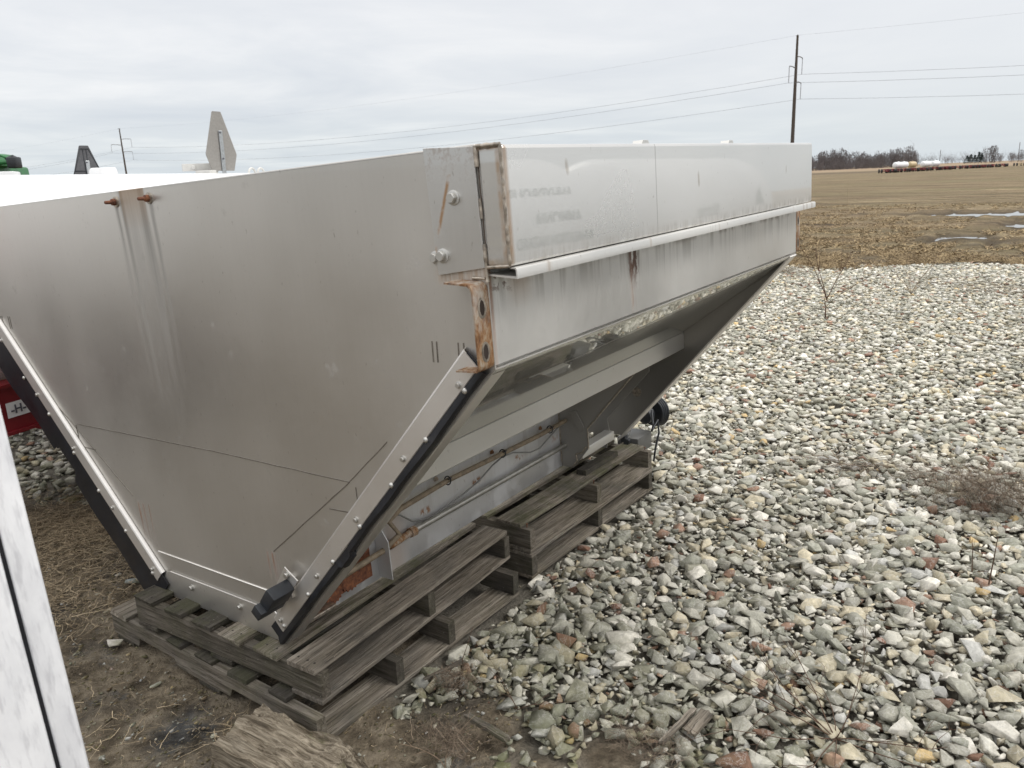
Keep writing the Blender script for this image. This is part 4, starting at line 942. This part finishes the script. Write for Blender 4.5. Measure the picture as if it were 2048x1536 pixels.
#SPLIT3
# ---------------------------------------------------------------- white sheet-metal cabinet edge close by on the left
WM = Mt('white_paint_mottled', (.80, .81, .83), .38, 0, .5); k1 = WM.noise(WM.map((1, 1, .16)), 110, 4, .6); k2 = WM.noise(WM.map((1, 1, .5)), 10, 5, .6)
WM.color(WM.mix(WM.rng(k1, .50, .66, 0, .38), WM.mix(WM.rng(k2, .4, .7), (.84, .85, .87), (.60, .61, .64)), (.33, .33, .36))); WM.bump(k1, .2, .003)
cb_ = empty('storage_cabinet', (.369+.027*.949, 1.000-.027*.317, 0), math.atan2(.317, -.949), 'white mottled metal cabinet with a dark door gap cutting the lower left corner', 'cabinet')
b = MB(); b.box((.0, -.30, 0), (.0315, .0, 1.62), .006); b.build('corner_post', WM.m, cb_, 40)
b = MB(); b.box((.0365, -.29, 0), (.80, .001, 1.62), .004); b.build('door', WM.m, cb_, 40)
b = MB(); b.box((.01, -.28, .01), (.7, -.012, 1.60)); b.build('gap_infill', Mt('dark_gap', (.03, .03, .035), .8).m, cb_)  # dark infill box, added to blacken the door gap

cb_.rotation_euler = (0, math.radians(1.45), math.atan2(.317, -.949))
# ---------------------------------------------------------------- nurse tanks on red running gears
TANKW = Mt('tank_white_paint', (.80, .81, .82), .30, 0, .5); k1 = TANKW.noise(TANKW.map(), 3, 6, .65); k2 = TANKW.noise(TANKW.map((1, 1, .2)), 22, 4, .6)
TANKW.color(TANKW.mix(TANKW.rng(k2, .58, .75, 0, .25), TANKW.mix(TANKW.rng(k1, .4, .7), (.83, .84, .85), (.74, .745, .745)), (.5, .49, .46)))
GREYW = flat('bracket_paint', (.58, .57, .54), .5, 0, .1); RED_ = flat('red_frame_paint', (.20, .013, .018), .42, 0, .2, 8); TYRE = flat('tyre_rubber', (.025, .025, .027), .8, 0, .3)
GALV = flat('galvanised', (.44, .46, .47), .42, .75, .2, 60); SIGNB = flat('sign_back_grey', (.31, .295, .275), .55, .35, .12, 90); DECAL = Mt('white_decal', (.75, .74, .74), .5).m; INK = Mt('grey_ink', (.10, .10, .12), .6).m
GREENTXT = Mt('dark_green_lettering', (.03, .09, .05), .5).m; REDLAB = Mt('red_label', (.55, .30, .30), .5).m; TANP = flat('tan_paint', (.50, .40, .24), .5)
def capsule(b, x0, x1, r, z, seg=40):
    pr = [(0.001, x0-r*.50)]+[(r*math.sin(a), x0-r*.50*math.cos(a)) for a in np.linspace(.15, math.pi/2, 9)]+[(r*math.sin(a), x1+r*.50*-math.cos(a)) for a in np.linspace(math.pi/2, math.pi-.15, 9)]+[(.001, x1+r*.50)]
    b.lathe(pr, Matrix.Translation((0, 0, z))@Matrix.Rotation(math.pi/2, 4, 'Y'), seg)
def wheel(par, x, y, r, w_=.22):
    M = frame((x, y, r), (0, 1, 0)); b = MB(); b.lathe([(r*.55, -w_/2), (r*.92, -w_/2), (r, -w_*.35), (r, w_*.35), (r*.92, w_/2), (r*.55, w_/2)], M, 24); wh = b.build('wheel', TYRE, par, 40)
    b = MB(); b.lathe([(r*.54, -w_*.3), (r*.56, -w_*.3), (r*.56, w_*.3), (r*.2, w_*.2), (.02, w_*.25)], M, 16); b.build('rim', TANP, wh, 40)
def nurse(loc, rz, label, r, zc, x0, x1, wheels=(-.85, .85), cat='tank trailer', group=None, dz=0.0, paint=None):
    REDP = paint or RED_
    t = empty('nurse_tank_trailer', loc, rz, label, cat, group)
    b = MB(); capsule(b, x0, x1, r, zc, 56); b.build('tank', TANKW.m, t, 60)
    for y in (-.42, .42):
        b = MB(); b.box((x0-.35, y-.035, .57+dz), (x1+.3, y+.035, .80+dz), .006); b.build('frame_rail', REDP, t)
        b = MB(); b.box((x0-.35, y-.055, .788+dz), (x1+.3, y+.055, .802+dz)); b.box((x0-.35, y-.055, .568+dz), (x1+.3, y+.055, .582+dz)); b.build('rail_flange', REDP, t)
    for xx in (x0+.3, x1-.3): MB().box((xx-.05, -.42, .5+dz), (xx+.05, .42, .62+dz)).build('cross_member', REDP, t); MB().prism([(-.40, .78+dz), (.40, .78+dz), (.33, zc-r*.7), (-.33, zc-r*.7)], 0, xx-.04, xx+.04).build('saddle', GREYW, t)
    if wheels:
        for xx in ((x0+x1)/2+wheels[0], (x0+x1)/2+wheels[1]):
            for yy in (-.75, .75): wheel(t, xx, yy, .38)
            b = MB(); b.tube([(xx, -.75, .38), (xx, .75, .38)], .05); b.build('axle', REDP, t)
    return t
# tank directly behind the hopper
ax = math.radians(14.5); sp_ = D(445, 330, 5.35); tz = 1.778
n1_ = nurse((sp_[0], sp_[1], 0), ax, 'white cylindrical nurse tank trailer standing behind the hopper', .52, tz-.52, -2.15, .80, (.3, 1.1), dz=.05)
def emblem(par, x, y, z0, dark, yaw, name='slow_vehicle_sign'):
    """rear of a slow-vehicle triangle: plate, galvanised strap, mount"""
    pts = [(-.030, .372), (.030, .372), (.035, .368), (.122, .108), (.122, .100), (.088, .0), (-.088, .0), (-.122, .100), (-.122, .108), (-.035, .368)]
    pts = [(u*1.08, v*1.04) for u, v in pts]
    M = Matrix.Translation((x, y, z0))@Matrix.Rotation(yaw, 4, 'Z'); b = MB()
    t = MB(); t.prism(pts, 1, -.002, .002); bmesh.ops.transform(t.bm, matrix=M, verts=t.bm.verts); e_ = t.build('sign_plate', SIGNB if not dark else flat('dark_sign_back', (.085, .085, .09), .6, 0, .2, 60), par)
    t = MB(); t.box((-.016, -.012, .06), (.016, -.006, .265), .003); t.box((-.016, -.010, -.03), (.016, -.004, .07), .002); bmesh.ops.transform(t.bm, matrix=M@Matrix.Rotation(.03, 4, 'Y'), verts=t.bm.verts); t.build('sign_strap', GALV, e_)
    for zz in (.08, .25): MB().lathe([(.007, 0), (.006, .004)], frame(M@Vector((0, -.013, zz)), M.to_3x3()@Vector((0, -1, 0))), 8).build('screw', INK, e_)
    if dark:
        for (u0, v0, u1, v1) in ((-.135, .105, -.033, .36), (.135, .105, .033, .36), (-.014, 0, -.014, .36), (.014, 0, .014, .36), (-.10, .18, .10, .18), (-.033, .36, .033, .36)):
            t = MB(); t.tube([M@Vector((u0, -.004, v0)), M@Vector((u1, -.004, v1))], .004, 5); t.build('sign_rib', BLACKP, e_)
    return e_
yaw1 = math.radians(-14.5-31)      # squarely across the trailer, seen at an angle
emblem(n1_, -.02, -.02, tz+.015, False, yaw1+math.radians(38))
b = MB(); b.box((-.26, -.03, tz+.02), (-.005, .03, tz+.068), .003, Matrix.Rotation(math.radians(-45), 4, 'Z')); b.build('sign_mount', GREYW, n1_)
MB().lathe([(.016, 0), (.014, .01), (.007, .012)], frame(Matrix.Rotation(math.radians(-45), 4, 'Z')@Vector((-.19, -.03, tz+.044)), Matrix.Rotation(math.radians(-45), 4, 'Z')@Vector((0, -1, 0))), 12).build('mount_bolt', GREYW, n1_, 40)
b = MB(); b.box((-.17, -.03, tz-.01), (-.10, .09, tz+.02), .004); b.build('mount_pad', GREYW, n1_)
for xx in (-.03, .30, .40):
    b = MB(); b.tube([(xx+.038*math.cos(t), 0, tz-.012+.045*math.sin(t)) for t in np.linspace(0, math.pi, 12)], .008, 8); b.build('lifting_lug', GREYW, n1_, 60)
bpy.context.view_layer.update(); inv = Matrix.Rotation(-ax, 4, 'Z')@Matrix.Translation((-sp_[0], -sp_[1], 0))
c0 = inv@Vector(EYE); c1 = inv@Vector(D(36, 816, 1.0)); t_ = (-.4575-c0.y)/(c1.y-c0.y); dc = c0.lerp(c1, t_)     # where the stencilled plate sits on the rail face
dq = MB(); dq.box((dc.x-.055, -.4595, dc.z-.035), (dc.x+.085, -.4575, dc.z+.035)); dq_o = dq.build('rail_decal', DECAL, n1_)
text_mesh('decal_marking', '-H-', .055, INK, dq_o, Matrix.Translation((dc.x+.0, -.461, dc.z-.018))@Matrix.Rotation(math.pi/2, 4, 'X'), bold=.001)
# second tank further back, only its sign and sign mount rise into view
s2 = D(196, 330, 6.6); n2_ = nurse((s2[0], s2[1], 0), math.radians(17), 'white nurse tank further back with a dark sign on top', .50, 1.66-.50, -1.8, 1.4)
emblem(n2_, -.06, .06, 1.66+.03, True, math.radians(-22)); b = MB()
b.prism([(-.09, 1.64), (.17, 1.64), (.12, 1.89), (.0, 1.89), (-.07, 1.89), (-.09, 1.86)], 1, -.16, .02, .012)
ho = b.build('valve_hood', TANKW.m, n2_, 30); ho.rotation_euler = (0, 0, math.radians(-40))
# harvester roof seen over the tanks at the far left
GRN = flat('green_machine_paint', (.025, .15, .045), .4, 0, .3, 6); hv = D(14, 330, 22); hz = empty('harvester', (hv[0], hv[1], -.10), math.radians(-50), 'green harvester with black fittings, only its roof showing at the left edge', 'farm machine')
b = MB(); b.box((-3.2, -1.4, .9), (-.1, 1.4, 2.72), .08); b.prism([(-.5, 2.7), (.16, 2.7), (.14, 2.80), (.04, 3.02), (-.16, 3.06), (-.5, 3.08)], 1, -.6, .3, .02); b.build('body', GRN, hz, 40)
b = MB(); b.tube([(-.4, -.7, 2.80), (.55, -.7, 2.78)], .06, 10); b.tube([(.1, -.68, 2.78), (.2, -.68, 2.98), (.4, -.66, 2.90)], .04, 8); b.build('boom', GRN, hz, 60)
b = MB(); b.box((.42, -.85, 2.62), (.68, -.5, 2.92), .04); b.tube([(.3, -.6, 2.88), (.5, -.6, 2.95), (.66, -.6, 2.86)], .035, 8); b.build('lamp_pod', BLACKP, hz, 40)
b = MB(); b.tube([(-.3, -.6, 3.06), (.05, -.6, 3.10)], .035, 8); b.build('grab_rail', BLACKP, hz, 60)
for xx in (-2.6, -.6): wheel(hz, xx, -1.3, .85, .5); wheel(hz, xx, 1.3, .85, .5)
hx_ = D(12, 330, 9); wb_ = empty('tank_hood', (hx_[0], hx_[1], 0), math.radians(-35), 'white box-shaped hood low at the far left, below the green machine', 'hood'); b = MB(); b.box((-.3, -.15, 1.5), (.10, .15, 1.98), .012); b.build('hood_shell', TANKW.m, wb_, 30)
MB().box((-.25, -.1, 0), (.1, .1, 1.5)).build('post', GREYW, wb_)
# tanks that stand outside the frame and are mirrored in the steel
t3 = nurse((4.6, -2.32, 0), 0, 'white anhydrous ammonia nurse tank on the right, mirrored in the steel', .70, 1.40, -1.3, 1.6, dz=-.42, paint=GREYW)
def side_text(par, body, size, x, z, r, zc, mat, flip=1, bold=.004):
    yy = math.sqrt(max(0, r*r-(z+size*.35-zc)**2))+.004
    M = Matrix.Translation((x, yy, z))@Matrix.Rotation(math.pi, 4, 'Z')@Matrix.Rotation(math.pi/2, 4, 'X')
    return text_mesh('lettering', body, size, mat, par, M, align='LEFT', bold=bold)
side_text(t3, 'ANHYDROUS', .155, 1.40, 1.69, .70, 1.40, GREENTXT); side_text(t3, 'AMMONIA', .155, 1.40, 1.49, .70, 1.40, GREENTXT); side_text(t3, 'INHALATION HAZARD', .115, 1.55, 1.335, .70, 1.40, GREENTXT)
t4 = nurse((9.3, -2.32, 0), 0, 'second white nurse tank on the right with a farm supplier name', .70, 1.40, -1.9, 1.9, dz=-.42, paint=GREYW)
side_text(t4, 'Nutrien', .21, -.10, 1.37, .70, 1.40, GREENTXT)
b = MB(); M = Matrix.Translation((.9, .535, 1.52)); b.prism([(1.2, 1.42), (1.55, 1.42), (1.38, 1.66)], 1, .70, .7035); b.build('hazard_mark', GREENTXT, t4)
t5 = nurse((.05, 6.3, 0), math.radians(97), 'white nurse tank beyond the left edge carrying a red caution label', .52, 1.42, -1.8, 1.6, paint=flat('dark_red_paint', (.06, .02, .02), .6))
for x0_, x1_, z0_, z1_ in ((-1.2, -.82, 1.26, 1.58), (-.70, -.4, 1.1, 1.5), (-1.75, -1.3, 1.2, 1.6)):
    b = MB(); ys = []
    for i in range(9):
        zz = z0_+(z1_-z0_)*i/8; ys.append((-math.sqrt(max(.01, .52**2-(zz-1.42)**2)), zz))
    b.prism([(y-.003, z) for y, z in ys]+[(y+.02, z) for y, z in ys[::-1]], 0, x0_, x1_); b.build('warning_label', REDLAB, t5)
Mx = Matrix.Translation((-1.01, -.532, 1.46))@Matrix.Rotation(math.pi/2, 4, 'X'); text_mesh('lettering', 'CAUTION', .075, DECAL, t5, Mx, bold=.001)

# ---------------------------------------------------------------- utility poles and lines
def Hh(px, depth): P = D(px, 361-.041*(px-1024), depth); return np.array([P[0], P[1], 0])
P1, P2 = Hh(1582, 107), Hh(260, 206); dl = P2-P1; P0, P3 = P1-dl, P2+dl
POLE = flat('pole_wood', (.075, .06, .05), .9, 0, .2, 2); ARM = flat('arm_metal', (.12, .11, .11), .6, .3)
INS = flat('insulator', (.20, .20, .22), .4)
nd = np.array([dl[1], -dl[0], 0])/np.linalg.norm(dl); ndw = nd if np.dot(nd, W[:, 0]) > 0 else -nd     # towards the right of the picture
LV = ((16.1, 1, 2.7), (14.6, -1, 2.9), (12.9, 1, 2.6))
def pole(P, label, k):
    p = empty('utility_pole', tuple(P), 0, label, 'utility pole', None); b = MB()
    b.tube([(0, 0, -.5), (0, 0, 10), (0, 0, 18.75)], .2, 12, radii=[.27, .22, .14]); b.build('pole', POLE, p, 60)
    b = MB(); b.tube([(-ndw[0]*.5, -ndw[1]*.5, 18.6), (0, 0, 18.8), (ndw[0]*.5, ndw[1]*.5, 18.6)], .03, 6); b.build('top_bracket', ARM, p, 60)
    for z, s_, L_ in LV:
        d = ndw*s_*L_; b = MB(); b.tube([(0, 0, z), tuple(d*.5+np.array([0, 0, z+.12])), tuple(d*.92+np.array([0, 0, z+.10])), tuple(d+np.array([0, 0, z-.05]))], .06, 8); b.build('arm', ARM, p, 60)
        b = MB(); pr = []
        for q_ in range(14): pr += [(.035, q_*.14), (.075, q_*.14+.03), (.035, q_*.14+.06)]
        b.lathe(pr, Matrix.Translation(tuple(d+np.array([0, 0, z-2.0]))), 8); b.build('insulator', INS, p, 60)
for P, lab in ((P1, 'tall dark utility pole with three arms rising behind the far end of the hopper'), (P2, 'more distant utility pole leaning slightly, standing behind the white tanks'), (P0, 'near utility pole of the same line beyond the right edge'), (P3, 'last utility pole of the line beyond the left edge')): pole(P, lab, 0)
WIRE = flat('wire_grey', (.25, .26, .29), .6, .3)
def span_pts(a, b_, sag, n=18): return [tuple(a+(b_-a)*t+np.array([0, 0, -4*sag*t*(1-t)])) for t in np.linspace(0, 1, n)]
names = ('upper conductor wire hanging from the top right arm', 'middle conductor wire hanging from the left arm', 'lowest conductor wire hanging from the lower right arm')
for (z, s_, L_), lab in zip(LV, names):
    o_ = ndw*s_*L_+np.array([0, 0, z-2.0]); b = MB()
    for A_, B2 in ((P0, P1), (P1, P2), (P2, P3)): b.tube(span_pts(A_+o_, B2+o_, 3.4 if A_ is P0 else 2.6), .017, 5)
    tag(b.build('power_line', WIRE), lab, 'power line')
b = MB(); o_ = np.array([0, 0, 18.72])
for A_, B2 in ((P0, P1), (P1, P2), (P2, P3)): b.tube(span_pts(A_+o_, B2+o_, 1.8), .008, 4)
tag(b.build('power_line', WIRE), 'thin ground wire strung between the pole tops', 'power line')

# ---------------------------------------------------------------- far field: running gears, tanks, woods
FRED = flat('far_red_paint', (.22, .025, .03), .6)
def gear(mat, name='running_gear'):
    t = empty(name, (0, 0, 0)); b = MB()
    b.box((-1.7, -.06, .62), (1.7, .06, .80)); b.box((-1.7, -.45, .66), (-1.5, .45, .82)); b.box((1.1, -.45, .66), (1.3, .45, .82)); b.tube([(-1.6, -.8, .42), (-1.6, .8, .42)], .06, 6); b.tube([(1.2, -.8, .42), (1.2, .8, .42)], .06, 6); b.tube([(-1.7, 0, .6), (-3.1, 0, .35)], .06, 6); b.build('frame', mat, t)
    for xx in (-1.6, 1.2):
        for yy in (-.85, .85): b = MB(); b.lathe([(.2, -.14), (.40, -.12), (.41, 0), (.40, .12), (.2, .14)], frame((xx, yy, .46), (0, 1, 0)), 14); b.build('wheel', TYRE, t, 40)
    return t
gr_, gy_ = gear(FRED), gear(TANP); first = {}
spots = [(1770, 0), (1778, 0), (1786, 0), (1795, 0), (1804, 0), (1812, 0), (1823, 0), (1834, 1), (1843, 0), (1852, 0), (1862, 0), (1871, 0), (1878, 0), (1888, 0), (1894, 0), (1901, 0), (1908, 0), (1928, 0), (1936, 0), (1944, 0), (1951, 0), (1958, 0), (1966, 0), (1973, 0), (1981, 0), (1990, 1), (1999, 0), (2006, 0), (2039, 1), (2060, 0), (2075, 0)]
fw = W[:, 2]*np.array([1, 1, 0]); fwa = math.atan2(fw[1], fw[0])
for i, (px, k) in enumerate(spots):
    src = gy_ if k else gr_; o = src if k not in first else copy_tree(src); first[k] = 1
    dep = 166+(px-1790)*.16+random.uniform(-3, 3); P = Hh(px, dep); o.location = tuple(P); o.rotation_euler = (0, 0, fwa+math.radians(random.uniform(-30, -5)+(180 if i % 2 else 0)))
    tag(o, 'yellow wagon running gear parked in the far row on the field' if k else 'red wagon running gear with dark wheels parked in the far row', 'wagon gear', 'yellow running gears in the field' if k else 'red running gears in the field')
for px, ln, mt, lab in ((1796, 1.7, TANKW.m, 'leftmost white tank standing on the far row of gears'), (1807, 1.6, TANKW.m, 'white tank overlapping the leftmost far tank'), (1824, 1.5, TANP, 'tan rust-tinted tank between the white far tanks'), (1852, 2.0, TANKW.m, 'long low white tank right of the tan one'), (1870, 1.7, TANKW.m, 'rightmost white tank of the far row with a raised hatch')):
    dep = 169+(px-1790)*.16; P = Hh(px, dep); t = empty('far_tank', tuple(P), fwa+math.radians(-68), lab, 'tank'); b = MB(); capsule(b, -ln/2, ln/2, .66, 1.55, 20); b.build('tank', mt, t, 60)
    b = MB(); b.lathe([(.2, 0), (.2, .12), (.1, .16)], Matrix.Translation((.1, 0, 2.18)), 10); b.build('hatch', mt, t, 50)
# bare trees: crowns of many small twig clumps
TR = Mt('hazy_bare_twigs', rough=.9, spec=.1); tt = TR.n('ShaderNodeAttribute', attribute_name='tone').outputs['Fac']; TR.color(TR.ramp(tt, [(0, (.105, .094, .098)), (.5, (.145, .130, .130)), (1, (.19, .168, .158))]))  # twig tones paled, distance haze is put into the colour
EV = Mt('evergreen_needles', rough=.9, spec=.1); tt = EV.n('ShaderNodeAttribute', attribute_name='tone').outputs['Fac']; EV.color(EV.ramp(tt, [(0, (.030, .045, .045)), (1, (.075, .095, .085))]))
def tree_parts(rg, h, w_, nt, ev=False, k=1.0):
    """returns verts/tris/tone of a tree at the origin: tapered trunk, limbs and twig clumps"""
    V, F_, T = [], [], []; off = 0
    def stick(a, b_, ra, rb, tone):
        nonlocal off
        a, b_ = np.array(a, float), np.array(b_, float); d = b_-a; u = np.cross(d, (0.3, .9, .1)); u /= np.linalg.norm(u)+1e-9; v = np.cross(d, u); v /= np.linalg.norm(v)+1e-9
        for j in range(3):
            an = j*2.094; V.append(a+ra*(u*math.cos(an)+v*math.sin(an)))
        for j in range(3):
            an = j*2.094; V.append(b_+rb*(u*math.cos(an)+v*math.sin(an)))
        for j in range(3): q_ = (j+1) % 3; F_.extend([(off+j, off+q_, off+3+q_), (off+j, off+3+q_, off+3+j)])
        T.extend([tone]*6); off += 6
    stick((0, 0, 0), (0, 0, h*.8), h*.018, h*.006, .5); 
    if not ev:
        for i in range(int(12*k)):
            z = h*rg.uniform(.12, .7); a = rg.uniform(0, 6.28); L_ = w_*rg.uniform(.4, 1.0); e_ = (L_*math.cos(a)*.8, L_*math.sin(a)*.8, z+L_*rg.uniform(.5, 1.4)); stick((0, 0, z), e_, h*.007, h*.002, .6)
            for j in range(5):
                c_ = np.array(e_)*rg.uniform(.5, 1)+np.array([0, 0, (1-1)*0]); stick(c_+np.array([0, 0, z*.2]), c_+np.array([rg.normal(0, .1*h), rg.normal(0, .1*h), z*.2+h*rg.uniform(.05, .2)]), h*.003, h*.001, rg.uniform(.3, .9))
    for i in range(nt):
        if ev: z = h*rg.uniform(.06, 1)**.8; rr = w_*(1.05-z/h)*math.sqrt(rg.uniform(.1, 1))
        else: z = h*(.04+.96*rg.uniform()**.9); rr = w_*math.sqrt(max(.02, 1-((z/h-.5)/.52)**2))*rg.uniform(.1, 1)**.5
        a = rg.uniform(0, 6.28); c_ = np.array([rr*math.cos(a), rr*math.sin(a), z]); s_ = h*rg.uniform(.012, .038)*(1.3 if ev else 1)
        for q_ in range(3): V.append(c_+rg.normal(0, s_, 3)*np.array([.55, .55, 1.5] if not ev else [1.2, 1.2, .7]))
        F_.append((off, off+1, off+2)); T.extend([rg.uniform(0, 1)]*3); off += 3
    return np.array(V), np.array(F_), np.array(T)
def tree_mass(name, spots_, mat, seed, ev=False, nt=120):
    rg = np.random.default_rng(seed); VV, FF, TT = [], [], []; off = 0
    for P, h, w_ in spots_:
        v, f, t = tree_parts(rg, h, w_, nt, ev); VV.append(v+P); FF.append(f+off); TT.append(t*rg.uniform(.6, 1)); off += len(v)
    return npmesh(name, np.vstack(VV), np.vstack(FF), mat, attrs={'tone': np.concatenate(TT)})
rg = np.random.default_rng(8); sp2 = []
for i in range(330):
    px = rg.uniform(1440, 1834); dep = rg.uniform(500, 580); u = (px-1630)/205
    h = (9.3+1.4*math.sin(u*9)+rg.normal(0, 1.3))*(dep/540)*(1-.22*max(0, .35-u) if u > 0 else .9)
    if px > 1822: h *= .85
    sp2.append((Hh(px, dep), h*rg.choice([.7, .9, 1, 1.12]), h*.26))
for i in range(160): px = rg.uniform(1440, 1836); sp2.append((Hh(px, 492+rg.uniform(-6, 6)), rg.uniform(2.5, 5), rg.uniform(1.5, 3)))
tag(tree_mass('woodland', sp2, TR.m, 81, nt=230), kind='stuff')
sp3 = [(Hh(rg.uniform(-300, 2400), rg.uniform(1150, 1300)), rg.uniform(6, 11), rg.uniform(9, 14)) for i in range(900)]
tag(tree_mass('distant_treeline', sp3, TR.m, 82, nt=40), kind='stuff')
sp4 = [(Hh(rg.uniform(1985, 2400), rg.uniform(700, 760)), rg.uniform(4, 6.5), rg.uniform(3, 5)) for i in range(110)]
tag(tree_mass('hedgerow', sp4, TR.m, 83, nt=70), kind='stuff')
def lone_tree(px, dep, h, w_, ev, lab, seed):
    rg = np.random.default_rng(seed); v, f, t = tree_parts(rg, h, w_, 420 if not ev else 700, ev, 1.6); t0 = empty('evergreen_tree' if ev else 'bare_tree', tuple(Hh(px, dep)), 0, lab, 'tree')
    npmesh('crown', v[6:], f[6:]-6, EV.m if ev else TR.m, t0, attrs={'tone': t[6:]}); npmesh('trunk', v[:6], f[:6], TR.m, t0, attrs={'tone': t[:6]})
for i, (px, h, w_, ev, lab) in enumerate(((1934, 6.0, 3.2, True, 'leftmost dark evergreen of the clump on the right horizon'), (1941, 6.8, 3.4, True, 'broad dark evergreen second in the horizon clump'), (1949, 6.3, 3.0, True, 'rounded evergreen in the middle of the horizon clump'), (1957, 8.2, 3.0, True, 'tallest evergreen of the horizon clump'), (1963, 7.2, 2.6, True, 'narrow evergreen beside the large bare tree'),
                                         (1972, 11.2, 4.2, False, 'large round bare tree next to the evergreens'), (1982, 12.0, 2.2, False, 'tall narrow bare tree right of the round one'), (1989, 12.2, 2.2, False, 'second tall narrow bare tree, the rightmost of the pair'), (1999, 6.2, 2.4, False, 'small faint bare tree right of the tall pair'), (2023, 6.6, 3.0, False, 'flat-topped bare tree above the right hedgerow'), (2042, 8.5, 2.5, False, 'spindly bare tree at the right picture edge'))):
    lone_tree(px, 600, h*1.05, w_, ev, lab, 200+i)
for px, dep, h, lab in ((2036, 640, 15.5, 'thin far pole above the hedgerow at the right edge'), (1879, 700, 13, 'tiny far pole left of the evergreen clump')):
    b = MB(); b.tube([(0, 0, 0), (0, 0, h)], .22, 6); b.tube([(-1, 0, h*.93), (1, 0, h*.93)], .12, 5); o = b.build('far_pole', POLE); o.location = tuple(Hh(px, dep)); tag(o, lab, 'utility pole')
# slight lens softness away from the focus distance
cam.dof.use_dof = True; cam.dof.focus_distance = 2.9; cam.dof.aperture_fstop = 10
